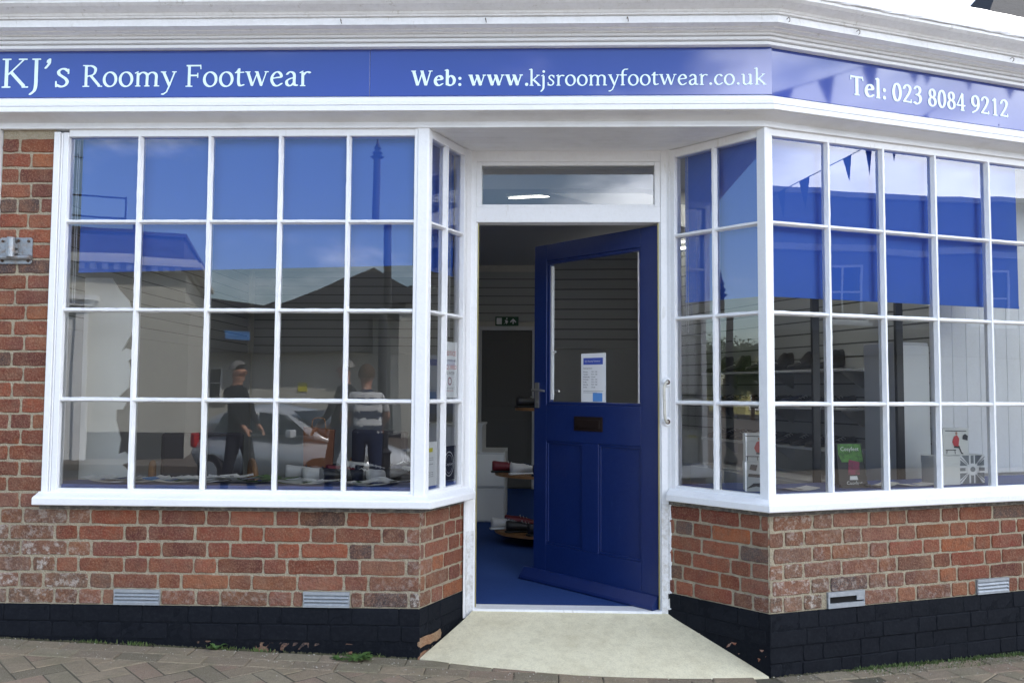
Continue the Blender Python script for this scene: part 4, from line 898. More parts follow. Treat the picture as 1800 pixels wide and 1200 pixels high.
# weeds, moss, grit
def blade(mb, p, h, lean, w_=.0022):
    a = random.uniform(0, 6.28); d = Vector((math.cos(a), math.sin(a), 0)); e = Vector((-d.y, d.x, 0))*w_; p = Vector(p)
    q = p+d*lean*h*.4+Vector((0, 0, h*.6)); r_ = p+d*lean*h+Vector((0, 0, h))
    mb.add([p-e, p+e, q+e*.7, q-e*.7, r_], [(0, 1, 2, 3), (3, 2, 4)])
def along(fr, s, o): p = fr(s, o, 0); return (p.x, p.y, gz(p.x, p.y)-.002)
mb = MB()
for k in range(1700):
    s = random.uniform(0.40, 1.75); dens = 0.35+0.65*abs(math.sin(s*5.1+1))
    if random.random() < dens: blade(mb, along(FR, s, 0.004+abs(random.gauss(0, .014))), random.uniform(.005, .020)*(1.0 if s > .5 else .8), random.uniform(.1, .9))
for k in range(500):
    s = random.uniform(0.5, 1.8); blade(mb, along(FR, s, random.uniform(.02, .10)), random.uniform(.004, .012), random.uniform(.4, 1.2))
for k in range(420):
    s = random.choice((-0.98, -.55, -.40, .05, .1, -1.2))+random.gauss(0, .04); blade(mb, along(FLb, s, 0.003+abs(random.gauss(0, .006))), random.uniform(.006, .024), random.uniform(.2, .9))
tag(mb.build('grass', m_grass, recalc=False), kind='stuff')
mb = MB()
for k in range(900):
    s = random.uniform(-2, 3.8); yy = -abs(random.gauss(0, .12))-.004
    if s > XR: p = FR(s-XR, -yy, 0); x_, y_ = p.x, p.y
    else: x_, y_ = s, yy
    if XL < x_ < XR and y_ > -.12: continue
    r_ = random.choice((.0012, .0018, .0025, .004)); z_ = gz(x_, y_)+r_*.5
    mb.add([(x_+r_*random.uniform(.6, 1.3), y_, z_), (x_-r_, y_+r_*.5, z_), (x_, y_-r_, z_), (x_, y_, z_+r_)], [(0, 1, 3), (1, 2, 3), (2, 0, 3)])
tag(mb.build('grit', mat('pale_grit', (0.42, 0.39, 0.33), .9), recalc=False), kind='stuff')
mb = MB()
for k in range(1500):
    s = random.uniform(-1.9, XB-.01) if k % 2 else random.uniform(0, 2.4); fr = FLb if k % 2 else FR
    if random.random() > .35+.65*abs(math.sin(s*9)): continue
    r_ = random.choice((.003, .004, .006, .008)); p = Vector(along(fr, s, abs(random.gauss(0, .006))+.001)); q = [p+Vector((r_*math.cos(a)*random.uniform(.8, 1.5), r_*math.sin(a)*.8, random.uniform(-.001, .001))) for a in (0, 1.2, 2.5, 3.8, 5.1)]
    mb.add(q+[p+Vector((0, 0, r_*.9+.002))], [(i, (i+1) % 5, 5) for i in range(5)])
tag(mb.build('moss_and_dirt', mat('moss', (0.045, 0.045, 0.022), .95, noise=(40, .6, (.09, .075, .05))), recalc=False), kind='stuff')
def weed(x, y, n, L_, label, h=.6):
    t = thing('weed', label, 'weed', (x, y, gz(x, y)), group='weeds at the foot of the wall'); mb = MB()
    for k in range(n):
        a = random.uniform(0, 6.28); d = Vector((math.cos(a), math.sin(a), 0)); e = Vector((-d.y, d.x, 0)); l = L_*random.uniform(.45, 1); rise = random.uniform(.15, h)
        prev = None; m_ = 5; w0 = l*.16
        pts = []
        for i in range(m_+1):
            u = i/m_; c = d*l*u+Vector((0, 0, l*rise*math.sin(u*2.3)))
            ww = w0*math.sin(math.pi*min(.97, u*.85+.12))*random.uniform(.75, 1.3)
            pts += [c-e*ww, c+Vector((0, 0, -.15*ww)), c+e*ww]
        mb.add(pts, [(i*3+q, i*3+q+1, i*3+q+4, i*3+q+3) for i in range(m_) for q in range(2)])
    lbuild(mb, 'leaves', m_leaf, t, recalc=False)
    mb = MB(); mb.tube([(0, 0, -.01), (0, 0, L_*.12)], .003, 6); lbuild(mb, 'stem', m_leaf, t)
weed(-0.60, -0.012, 13, .055, 'small bright green weed at the foot of the wall under the left window')
weed(0.075, -0.055, 26, .085, 'largest dark green weed spreading over the paving left of the step', .35)
weed(0.12, -0.03, 12, .045, 'small weed behind the largest one near the brick corner')
weed(-0.005, -0.06, 14, .05, 'low weed just left of the largest one', .35)

# ================================================================== WINDOW CONTENTS
# window boards
mb = MB(); mb.prism([(-1.50, 0.045), (0.355, 0.045), (0.52, D+.03), (0.50, 0.44), (0.28, 0.262), (-1.42, 0.25), (-1.50, 0.18)], 0.822, 0.862, lambda a, b, h: (a, b, h)); mb.build('window_board', m_board, shop, bevel=.003)
p_ = lambda s, o: tuple(FR(s, o, 0)[:2])
mb = MB(); mb.prism([v(FRR, 0.03, -.05), v(FRR, LRR-.03, -.05), p_(0.05, -.045), p_(2.4, -.045), p_(2.4, -.42), p_(.25, -.38), (1.95, .52)], 0.815, 0.850, lambda a, b, h: (a, b, h)); mb.build('window_board', m_board, shop, bevel=.003)
# roller blinds
def blind(fr, s0, s1, zb, zb2, label, chain=None, o=-.085, rollout=True):
    t = thing('roller_blind', label, 'blind', tuple(fr((s0+s1)/2, o, 2.6)), group='blue roller blinds')
    mb = MB(); n = 30
    vs = []
    for i in range(n+1):
        s = s0+(s1-s0)*i/n; z = zb+(zb2-zb)*i/n; w_ = .0015*math.sin(i*.9)
        vs += [fr(s, o, 2.63), fr(s, o+w_, (2.63+z)/2), fr(s, o+w_, z), fr(s, o+.004, z), fr(s, o+.004, z-.012), fr(s, o-.004, z-.012), fr(s, o-.004, z)]
    mb.add(vs, [(i*7+k, (i+1)*7+k, (i+1)*7+k+1, i*7+k+1) for i in range(n) for k in range(6)])
    mb.build('fabric', m_blind, t, smooth=False, recalc=False)
    mb = MB(); mb.tube([fr(s0-.004, o-.02, 2.64), fr(s1+.004, o-.02, 2.64)], .018, 12); mb.build('roller', m_bwhite, t)
    if chain:
        mb = MB()
        for dx in (0, .010):
            zz = 2.62
            while zz > chain[1]:
                mb.box(chain[0]+dx-.0016, chain[0]+dx+.0016, o+.018, o+.0212, zz-.0034, zz, T=lambda s, oo, z: fr(s, oo, z)); zz -= .0062
        mb.build('bead_chain', m_paper, t)
blind(FL, -1.372, .288, 1.905, 1.945, 'wide blue roller blind half down in the left front window', (-1.388, 1.74))
blind(FLR, .05, LLR-.06, 1.93, 1.93, 'narrow blue roller blind in the side window left of the door', (LLR-.135, 1.60), o=-.075)
blind(FRR, .065, LRR-.07, 1.80, 1.80, 'blue roller blind in the side window right of the door', (.085, 1.63), o=-.075)
blind(FR, .075, 1.690, 1.80, 1.80, 'long blue roller blind in the right front window, lowest of the four', None, o=-.085)
# notices in the left side window
def sheet(fr, s0, s1, z0, z1, o, name, label, m=m_paper):
    t = thing(name, label, 'notice', tuple(fr((s0+s1)/2, o, z0))); mb = MB(); mb.box(s0, s1, o-.0008, o, z0, z1, T=lambda s, oo, z: fr(s, oo, z)); mb.build('sheet', m, t); return t
n1_ = sheet(FLR, .208, .362, 1.288, 1.57, GO-.004, 'notice', 'tall white notice with red writing and a round mark, left of the door')
TL = lambda s, z: (lambda a, b: FLR(s+a, GO-.0036, z+b))
for txt, sz, z, m in (('NOTICE', .034, 1.500, m_red), ('FACE MASKS ARE', .0165, 1.470, m_ink), ('REQUIRED', .030, 1.432, m_red), ('TO ENTER', .020, 1.405, m_ink), ('Thank you for helping', .010, 1.333, m_ink), ('to keep us all safe', .010, 1.320, m_red)):
    small_text(txt, sz, TL(.285, z), 'writing', m, n1_, 'CENTER')
mb = MB(); rg = ring(.285, 1.371, .020, .020, 24); ri = ring(.285, 1.371, .014, .014, 24)
mb.add([FLR(a, GO-.0036, b) for a, b in rg]+[FLR(a, GO-.0036, b) for a, b in ri], [(i, i+1, 26+i, 25+i) for i in range(24)]); mb.build('round_mark', m_pink, n1_, recalc=False)
n2_ = sheet(FLR, .052, .160, .862, 1.075, GO-.004, 'notice', 'white paper notice with a yellow bar, lower left of the door')
mb = MB(); mb.box(.062, .12, GO-.0036, GO-.0032, 1.025, 1.045, T=lambda s, oo, z: FLR(s, oo, z)); mb.build('yellow_bar', m_yellow, n2_)
for z in (.995, .985, .965, .925, .915, .905): small_text('We are open today', .0085, TL(.06, z), 'writing', m_ink, n2_)
n3_ = sheet(FLR, .225, .355, .875, 1.045, GO-.004, 'window_sticker', 'black square sticker with a round white emblem, low in the side window', m_black)
mb = MB()
for r0, r1 in ((.050, .0465), (.037, .0355)):
    rg = ring(.285, .955, r0, r0*1.25, 32); ri = ring(.285, .955, r1, r1*1.25, 32)
    mb.add([FLR(a, GO-.0036, b) for a, b in rg]+[FLR(a, GO-.0036, b) for a, b in ri], [(i, i+1, 34+i, 33+i) for i in range(32)])
mb.build('emblem', m_paper, n3_, recalc=False); small_text('Cosyfeet', .021, TL(.285, .948), 'writing', m_paper, n3_, 'CENTER')
# leaflets on the left board
LFm = [m_paper]*8+[m_green, m_lblue, m_card]
def leaflet(x, y, z, rz, m, group, label, w_=.10, l=.21):
    t = thing('leaflet', label, 'leaflet', (x, y, z), rz, group)
    mb = MB(); n = 6; cu_ = random.uniform(.004, .02); vs = []
    for i in range(n+1):
        u = i/n-.5; h = cu_*(u*2)**2
        vs += [(u*l, -w_/2, h), (u*l, w_/2, h)]
    mb.add(vs, [(i*2, i*2+2, i*2+3, i*2+1) for i in range(n)]); vs2 = [(a, b, c+.0015) for a, b, c in vs]
    mb.add(vs2, [(i*2+1, i*2+3, i*2+2, i*2) for i in range(n)])
    lbuild(mb, 'cover', m, t, recalc=False)
    mb = MB(); mb.box(-.006, .012, -w_*.3, w_*.28, .004, .0045)
    lbuild(mb, 'print', random.choice((m_grey, m_pblue, m_ink, m_green)), t)
    return t
kl = 0
for x in np.arange(-1.22, .28, .048):
    x = float(x); kl += 1
    m = m_green if -.46 < x < -.30 else random.choice(LFm)
    dens = 1 if x < -.3 else (.45)
    if random.random() > dens: continue
    leaflet(x+random.uniform(-.02, .02), random.uniform(.085, .20), .8645+.003*(kl % 4)+(.012*random.random() if x < -.35 else 0), random.uniform(-.6, .6), m, 'loose leaflets on the left window board', 'loose leaflet among those scattered on the blue board inside the left window')
for x, y, z in ((-.70, .10, .886), (-.60, .13, .893), (-.76, .16, .880)):
    leaflet(x, y, z, random.uniform(-.4, .4), m_paper, 'loose leaflets on the left window board', 'loose leaflet among those scattered on the blue board inside the left window')
leaflet(2.17, .20, .852, .35, m_paper, None, 'white leaflet lying alone on the board just inside the right corner', .11, .19)
leaflet(2.62, .37, .852, .45, m_card, None, 'pale leaflet lying beside the black brochure holder')
leaflet(2.84, .46, .852, .30, m_paper, None, 'white leaflet lying in front of the boxes in the right window')
# boxes and brochure in the right window
def fbox(name, label, cat, x, y, rz, w_, d_, h, m, z=.8625, art=None, bev=.0015):
    t = thing(name, label, cat, (x, y, z), rz); mb = MB(); mb.box(-w_/2, w_/2, -d_/2, d_/2, 0, h*.72); lbuild(mb, 'body', m, t, bevel=bev)
    mb = MB(); mb.box(-w_/2-.0015, w_/2+.0015, -d_/2-.0015, d_/2+.0015, h*.721, h); lbuild(mb, 'lid', m, t, bevel=bev)
    if art: art(t, w_, d_, h)
    return t
def flat(t, polys, m, y, name):
    mb = MB()
    for k, p in enumerate(polys): mb.prism(p, 0, .0006, lambda a, b, h: (a, y-h-.0001*k, b))
    return lbuild(mb, name, m, t)
def red_figure(t, w_, d_, h):
    y = -d_/2-.002; s = h
    F = lambda P: [(a*s, b*s) for a, b in P]
    flat(t, [F([(-.45, .18), (.0, .18), (.0, .21), (-.45, .21)]), F([(-.42, .05), (-.40, .05), (-.38, .2), (-.41, .2)]), F([(-.05, .05), (-.03, .05), (-.05, .2), (-.07, .2)]), F([(-.10, .28), (.12, .26), (.22, .06), (.30, .04), (.30, .08), (.24, .10), (.14, .36), (-.06, .42)]), F([(.28, .60), (.50, .55), (.52, .72), (.40, .80), (.30, .74)]), F([(-.46, .90), (.46, .88), (.46, .91), (-.46, .93)])], m_ink, y, 'drawing')
    flat(t, [F([(-.10, .35), (.10, .33), (.14, .62), (.04, .76), (-.08, .70), (-.16, .50)])], m_red, y-.0008, 'coat_print')
    flat(t, [ring(.02*s, .82*s, .05*s, .06*s, 10)[:-1]], m_skin, y-.0006, 'head_print')
def busy(t, w_, d_, h):
    y = -d_/2-.002
    F = lambda P: [(a*w_, b*h) for a, b in P]
    flat(t, [F([(-.45, .1), (-.1, .18), (.3, .1), (.45, .2), (.2, .3), (-.2, .28)]), F([(-.4, .5), (.1, .48), (.12, .58), (-.38, .6)]), F([(.1, .65), (.4, .6), (.45, .8), (.2, .85)]), F([(-.35, .75), (-.1, .7), (-.05, .9), (-.3, .92)])], m_ink, y, 'drawing')
    flat(t, [F([(.05, .3), (.45, .35), (.4, .62), (.1, .58)])], m_red, y-.0006, 'red_print')
def flag(t, w_, d_, h):
    y = -d_/2-.002; F = lambda P: [(a*w_*.97, h*.5+b*h*.97) for a, b in P]
    flat(t, [F([(-.5, -.5), (.5, -.5), (.5, .5), (-.5, .5)])], m_grey, y, 'ground_print')
    wv = [F([(-.12, -.5), (.12, -.5), (.12, .5), (-.12, .5)]), F([(-.5, -.13), (.5, -.13), (.5, .13), (-.5, .13)])]
    for sx in (-1, 1):
        for sz in (-1, 1): wv.append(F([(0, 0), (sx*.5, sz*.37), (sx*.5, sz*.5), (sx*.42, sz*.5)]))
    flat(t, wv, m_paper, y-.001, 'white_bars')
    gr = [F([(-.06, -.5), (.06, -.5), (.06, -.2), (-.06, -.2)]), F([(-.06, .2), (.06, .2), (.06, .5), (-.06, .5)]), F([(-.5, -.06), (-.28, -.06), (-.28, .06), (-.5, .06)]), F([(.28, -.06), (.5, -.06), (.5, .06), (.28, .06)])]
    for sx in (-1, 1):
        for sz in (-1, 1): gr.append(F([(sx*.22, sz*.18), (sx*.5, sz*.43), (sx*.5, sz*.465), (sx*.18, sz*.18)]))
    flat(t, gr, m_grey, y-.0026, 'dark_bars')
    flat(t, [[(q[0], q[1]+h*.5) for q in ring(0, 0, .23*w_, .21*h, 20)[:-1]]], m_paper, y-.0046, 'oval'); flat(t, [[(q[0], q[1]+h*.5) for q in ring(0, 0, .10*w_, .09*h, 16)[:-1]]], m_grey, y-.0056, 'emblem')
RZ = A21
def fp(ss, o): p = FR(ss, o, 0); return p.x, p.y
ZB_ = .8505
fbox('shoe_box', 'plain white box left of the flag patterned box in the right window', 'box', *fp(1.165, -.13), RZ-.08, .155, .10, .150, m_card, z=ZB_)
fbox('shoe_box', 'grey and white union flag patterned box in the right window', 'box', *fp(1.355, -.16), RZ, .175, .10, .150, m_card, z=ZB_, art=flag)
fbox('gift_box', 'white box with a drawing of a seated figure in red, on top of two boxes', 'box', *fp(1.255, -.15), RZ-.12, .155, .08, .140, m_card, z=ZB_+.1505, art=red_figure)
fbox('gift_box', 'lower of two patterned boxes standing at the right corner post', 'box', 1.968, .155, -.12, .125, .10, .140, m_card, z=ZB_, art=busy)
fbox('gift_box', 'upper patterned box with a red figure, stacked at the right corner post', 'box', 1.968, .155, -.10, .120, .10, .135, m_card, z=ZB_+.1405, art=red_figure)
t = thing('brochure_holder', 'black brochure holder with green topped catalogue in the right window', 'brochure', (*fp(.60, -.13), .8505), RZ-.12)
t.scale = (1.3, 1.3, 1.25)
mb = MB(); LN = lambda a, b, h: (a, -h+b*.18, b)
mb.prism([(-.062, 0), (.062, 0), (.055, .175), (-.055, .175)], 0, .004, LN); mb.prism([(-.064, 0), (.064, 0), (.064, .012), (-.064, .012)], .004, .02, LN)
mb.add([(-.055, .032, .172), (.055, .032, .172), (.055, .10, 0), (-.055, .10, 0)], [(0, 1, 2, 3)]); lbuild(mb, 'stand', m_black, t, recalc=False)
mb = MB(); mb.prism([(-.040, .10), (.052, .10), (.050, .172), (-.050, .172), (-.052, .13)], .0045, .0055, LN); lbuild(mb, 'cover_green', m_green, t)
mb = MB(); mb.prism([(-.02, .05), (.03, .05), (.035, .10), (-.01, .11)], .0045, .0060, LN); lbuild(mb, 'cover_picture', m_pink, t)
mb = MB(); mb.prism([(-.015, .03), (.02, .03), (.018, .045), (-.012, .045)], .0045, .0062, LN); lbuild(mb, 'shoe_print', m_paper, t)
for z_, sz in ((.145, .022), (.012, .019)):
    q = small_text('Cosyfeet', sz, lambda a, b: Vector((a-.042+.010*(z_ < .1), -.0075+(z_+b)*.18, z_+b)), 'writing', m_paper, None); q.parent = t
# white panelled end of the right window, cupboard, poles
WP = lambda s, o, z: FR(s, o, z)
mb = MB()
for k in range(12):
    s = 1.505+k*.105; mb.box(s, s+.1030, -.50-.002*(k % 2), -.46, .86, 2.62, T=WP)
mb.box(1.50, 2.75, -.52, -.506, .2, 2.7, T=WP)
mb.build('boarded_partition', m_white, shop, bevel=.002)
mb = MB(); mb.box(1.27, 1.50, -.80, -.53, .206, 1.62, T=WP); cb = thing('cupboard', 'tall pale cupboard behind the right front window', 'cupboard', tuple(FR(1.385, -.66, .205)))
mb.build('carcass', m_bwhite, cb, bevel=.004)
mb = MB(); mb.box(1.28, 1.49, -.528, -.515, .23, 1.60, T=WP); mb.build('cupboard_door', m_card, cb, bevel=.003)
for k, (s, o) in enumerate(((.675, -.50), (1.225, -.47))):
    t = thing('display_pole', ['slim black pole standing behind the first panes right of the corner', 'slim black pole standing behind the brochure holder'][k], 'pole', tuple(FR(s, o, .205)))
    mb = MB(); p = FR(s, o, 0); mb.box(p.x-.018, p.x+.018, p.y-.018, p.y+.018, .215, 2.10); mb.build('upright', m_black, t)
    mb = MB(); mb.box(p.x-.10, p.x+.10, p.y-.10, p.y+.10, .2055, .2145); mb.build('base', m_black, t)
# white cut out display board in the left window
t = thing('display_board', 'white cut out display board with a scalloped knobbed edge in the left window', 'display board', (-1.35, .33, .205))
mb = MB(); prof = [(-1.495, .215), (-1.22, .215), (-1.22, .80), (-1.25, .86), (-1.285, .92)]
def knob(cx_, cz_): return [(cx_+.028*math.cos(R(a)), cz_+.028*math.sin(R(a))) for a in range(-60, 241, 30)][::1]
def bump_(zc): return [(-1.29, zc-.03)]+[(-1.268+.034*math.cos(R(a)), zc+.034*math.sin(R(a))) for a in (-120, -80, -40, 0, 40, 80, 120)]+[(-1.29, zc+.03)]
prof = [(-1.47, .215), (-1.17, .215), (-1.17, .84), (-1.21, .90)]+[(-1.238+.034*math.cos(R(a)), .965+.034*math.sin(R(a))) for a in (-100, -40, 20, 80, 140)]+[(-1.255, 1.06), (-1.285, 1.16)]+[(-1.266+.034*math.cos(R(a)), 1.245+.034*math.sin(R(a))) for a in (-120, -60, 0, 60, 110)]+[(-1.22, 1.33), (-1.215, 1.42)]+[(-1.235+.034*math.cos(R(a)), 1.50+.034*math.sin(R(a))) for a in (-80, -20, 40, 100, 150)]+[(-1.22, 1.60), (-1.20, 1.68), (-1.235, 1.78), (-1.29, 1.84), (-1.33, 1.90), (-1.47, 1.90)]
mb.prism(prof, .33, .342, lambda a, b, h: (a, h, b)); mb.build('panel', m_card, t)
mb = MB(); mb.box(-1.40, -1.28, .342, .55, .206, .225); mb.prism([(.342, .225), (.54, .225), (.342, .9)], -1.345, -1.335, lambda a, b, h: (h, a, b)); mb.build('strut', m_card, t)

# ================================================================== SHOP FLOOR: shoes, tables, shelves
def loft(mb, secs, mi=0):
    """secs: list of (x, zc, half width, z bottom, z top)"""
    rings_ = []; n = 10
    for (x, w_, zb, zt) in secs:
        rings_.append([(x, w_*math.cos(R(a)), (zb+zt)/2+(zt-zb)/2*math.copysign(abs(math.sin(R(a)))**.7, math.sin(R(a)))) for a in range(0, 360, 36)])
    vs = [p for r_ in rings_ for p in r_]; k = n
    mb.add(vs, [(i*k+j, i*k+(j+1) % k, (i+1)*k+(j+1) % k, (i+1)*k+j) for i in range(len(secs)-1) for j in range(k)]+[tuple(range(k)), tuple((len(secs)-1)*k+j for j in range(k))], mi)
shoe_mats = [(mat('shoe_black', (.015, .015, .017), .45), m_tyre), (mat('shoe_white', (.55, .54, .52), .6), m_paper), (mat('shoe_navy', (.02, .03, .08), .5), m_tyre), (mat('shoe_red', (.14, .012, .02), .5), m_tyre), (mat('shoe_taupe', (.20, .15, .11), .6), m_tyre)]
protos = []
SHOE_GROUP = 'shoes on display in the shop'
def make_shoe(k, boot=False):
    t = thing('shoe', 'x', 'shoe', (0, 0, 0), 0, SHOE_GROUP)
    mb = MB(); loft(mb, [(-.135, .026, .0, .014), (-.12, .036, 0, .016), (-.05, .034, 0, .016), (.03, .045, 0, .015), (.09, .047, 0, .015), (.13, .034, .002, .014), (.145, .012, .004, .012)]); lbuild(mb, 'sole', shoe_mats[k][1], t, smooth=True)
    mb = MB(); hh = .15 if boot else .085
    loft(mb, [(-.128, .018, .014, hh), (-.115, .031, .014, hh+.004), (-.07, .035, .014, hh-.004), (-.045, .034, .014, hh-.006 if not boot else hh), (-.02, .036, .014, .078 if not boot else .13), (.03, .042, .014, .066), (.08, .044, .014, .05), (.12, .034, .014, .038), (.138, .014, .014, .024)]); lbuild(mb, 'upper', shoe_mats[k][0], t, smooth=True)
    mb = MB()
    for x in (-.01, .015, .04): mb.tube([(x, -.026, .062+(.02-x)*.35), (x, 0, .074+(.02-x)*.35), (x, .026, .062+(.02-x)*.35)], .003, 5)
    lbuild(mb, 'strap', shoe_mats[(k+1) % 3][0], t)
    return t
first_shoe = {}
def shoe(k, x, y, z, rz, label, boot=False):
    key = (k, boot)
    if key not in first_shoe: first_shoe[key] = o = make_shoe(k, boot)
    else: o = copy_tree(first_shoe[key])
    o['label'] = label; o['category'] = 'shoe'; o['group'] = SHOE_GROUP
    o.matrix_basis = Matrix.Translation((x, y, z)) @ Matrix.Rotation(rz, 4, 'Z'); o.location = (x, y, z); o.rotation_euler = (0, 0, rz)
    return o
def round_table(x, y, z, r, label, m=m_wood):
    t = thing('display_table', label, 'table', (x, y, .205)); mb = MB(); mb.tube([(0, 0, z-.205-.022), (0, 0, z-.205)], r, 40); lbuild(mb, 'table_top', m, t, bevel=.003)
    for a in (45, 135, 225, 315):
        mb = MB(); mb.tube([(r*.7*math.cos(R(a)), r*.7*math.sin(R(a)), z-.205-.022), (r*.8*math.cos(R(a)), r*.8*math.sin(R(a)), 0)], [.02, .014], 8); lbuild(mb, 'leg', m, t)
round_table(-.10, 1.15, .80, .46, 'round wooden table crowded with shoes behind the left window')
CN = ['black', 'white', 'navy', 'dark red', 'taupe']
for i, (dx, dy, k, a) in enumerate(((-.34, -.20, 1, .3), (-.22, -.30, 1, .6), (-.10, -.36, 0, .4), (.02, -.38, 0, .9), (.13, -.36, 1, 1.1), (.24, -.30, 0, .7), (.34, -.20, 1, .4), (-.30, -.02, 0, 2.6), (-.12, -.14, 3, .5), (.06, -.16, 0, .3), (.24, -.08, 2, .8), (-.05, .10, 1, .2), (.16, .14, 0, 2.4))):
    shoe(k, -.10+dx, 1.15+dy, .801, a, '%s shoe among the shoes crowded on the round table behind the left window' % CN[k])
# two tier wooden stand just inside the door
t = thing('display_stand', 'two tier wooden shoe stand just inside the doorway', 'shelf', (.98, 2.45, .205))
for z, nm in ((.30, 'shelf'), (.72, 'shelf'), (1.20, 'shelf')):
    mb = MB(); mb.tube([(0, 0, z-.205-.02), (0, 0, z-.205)], .40 if z < 1 else .25, 36); lbuild(mb, nm, m_wood, t)
mb = MB(); mb.tube([(0, 0, 0), (0, 0, 1.16)], .03, 12); lbuild(mb, 'post', m_bwhite, t)
for i, (dx, dy, z, k, a) in enumerate(((-.30, -.05, .301, 1, .4), (-.18, -.20, .301, 0, .3), (-.05, -.28, .301, 0, .8), (-.2, .08, .301, 3, .2), (-.29, -.08, .721, 3, .3), (-.16, -.22, .721, 1, .5), (-.02, -.28, .721, 0, .9), (.12, -.25, .721, 0, 1.2), (-.12, -.1, 1.201, 0, .4), (.02, -.15, 1.201, 1, .7))):
    shoe(k, .98+dx, 2.45+dy, z, a, '%s shoe on the two tier wooden stand inside the doorway' % CN[k])
# white stepped boxes at left of the doorway
wb = thing('drawer_unit', 'white stepped drawer unit left inside the doorway', 'drawers', (.32, 3.6, .205))
mb = MB(); mb.box(-.10, .62, 3.35, 4.0, .206, .80); mb.build('carcass', m_bwhite, wb, bevel=.003)
for z in (.22, .51):
    mb = MB(); mb.box(-.09, .61, 3.335, 3.348, z, z+.27); mb.build('drawer', m_card, wb, bevel=.003)
mb = MB(); mb.box(-.10, .42, 3.40, 3.95, .801, 1.02); mb.box(-.1, .43, 3.39, 3.96, 1.02, 1.04); mb.build('upper_tier', m_bwhite, wb, bevel=.003)
# chair with curved arms (left) seen behind the left window
def wchair(x, y, rz, label):
    t = thing('chair', label, 'chair', (x, y, .205), rz)
    mb = MB(); mb.box(-.24, .24, -.23, .23, .40, .46); lbuild(mb, 'seat', mat('chair_fabric', (.05, .045, .05), .9), t, bevel=.02)
    mb = MB(); mb.box(-.23, .23, .20, .25, .47, .86); lbuild(mb, 'backrest', mat('chair_fabric2', (.045, .04, .045), .9), t, bevel=.02)
    for sx in (-1, 1):
        mb = MB(); mb.tube([tuple(p) for p in cr([(sx*.26, .25, .0), (sx*.27, .24, .45), (sx*.27, .18, .66), (sx*.27, .0, .70), (sx*.27, -.20, .64), (sx*.27, -.26, .45), (sx*.26, -.24, .0)], 5)], .017, 8); lbuild(mb, 'arm', m_wood, t, smooth=True)
wchair(-1.00, .80, .4, 'chair with curved wooden arms behind the left end of the left window')
wchair(-.02, 1.75, 2.6, 'chair with curved wooden arms behind the right end of the left window')
# right side: shelf unit along the slatwall with shoes
for s_, z, nn in ((1.2, 0.92, 9), (1.2, 1.22, 9), (1.2, 1.50, 6)):
    t = thing('wall_shelf', ['lowest shelf', 'middle shelf', 'top shelf'][[0.92, 1.22, 1.50].index(z)]+' of shoes on the slatted wall at the right of the shop', 'shelf', tuple(FRS(s_, .1, z)), 0, 'shelves on the slatted wall')
    mb = MB(); mb.box(2.2, 4.1, .002, .28, z-.018, z, T=lambda s, o, zz: FRS(s, o, zz)); mb.build('board', m_bwhite, t)
    for q in (2.35, 3.15, 3.95):
        mb = MB(); mb.prism([(.002, z-.14), (.02, z-.14), (.20, z-.03), (.20, z-.0185), (.002, z-.0185)], q-.006, q+.006, lambda a, b, h: FRS(h, a, b)); mb.build('bracket', m_chrome, t)
    for i in range(nn):
        p = FRS(2.3+i*1.75/nn+random.uniform(-.02, .02), .14, z)
        shoe(random.choice((0, 0, 0, 2, 4)), p.x, p.y, z+.001, math.pi+A21+random.uniform(-.2, .2), 'dark shoe in the %s row on the slatted wall at the right' % ('bottom' if z < 1.1 else 'middle' if z < 1.4 else 'top'), boot=(z > 1.4))
t = thing('storage_bench', 'low white bench with drawers under the shoe shelves', 'bench', tuple(FRS(1.6, .2, .205)))
mb = MB(); mb.box(2.3, 3.9, .05, .45, .206, .70, T=lambda s, o, z: FRS(s, o, z)); mb.build('carcass', m_bwhite, t, bevel=.004)
for q in (2.31, 2.84, 3.37):
    mb = MB(); mb.box(q, q+.51, .451, .462, .24, .68, T=lambda s, o, z: FRS(s, o, z)); mb.build('drawer', m_card, t, bevel=.003)
# ================================================================== THE STREET BEHIND THE CAMERA (seen in the glass)
def bwin(mb, T_, s0, s1, z0, z1):
    pass
def facade_window(fr, s0, s1, z0, z1, parent, cols=2, rows=2):
    W_ = lambda s, o, z: fr(s, o, z); mb = MB(); f = .05
    for a, b, c, d in ((s0, s1, z0, z0+f), (s0, s1, z1-f, z1), (s0, s0+f, z0+f, z1-f), (s1-f, s1, z0+f, z1-f)): mb.box(a, b, .002, .05, c, d, T=W_)
    for k in range(1, cols): x = s0+(s1-s0)*k/cols; mb.box(x-.02, x+.02, .004, .04, z0+f, z1-f, T=W_)
    for k in range(1, rows): z = z0+(z1-z0)*k/rows; mb.box(s0+f, s1-f, .004, .042, z-.02, z+.02, T=W_)
    mb.box(s0-.06, s1+.06, .002, .12, z0-.08, z0-.002, T=W_)
    w_ = mb.build('window', m_white, parent)
    mb = MB(); mb.box(s0+f, s1-f, .001, .012, z0+f, z1-f, T=W_); mb.build('pane', m_carglass, w_)
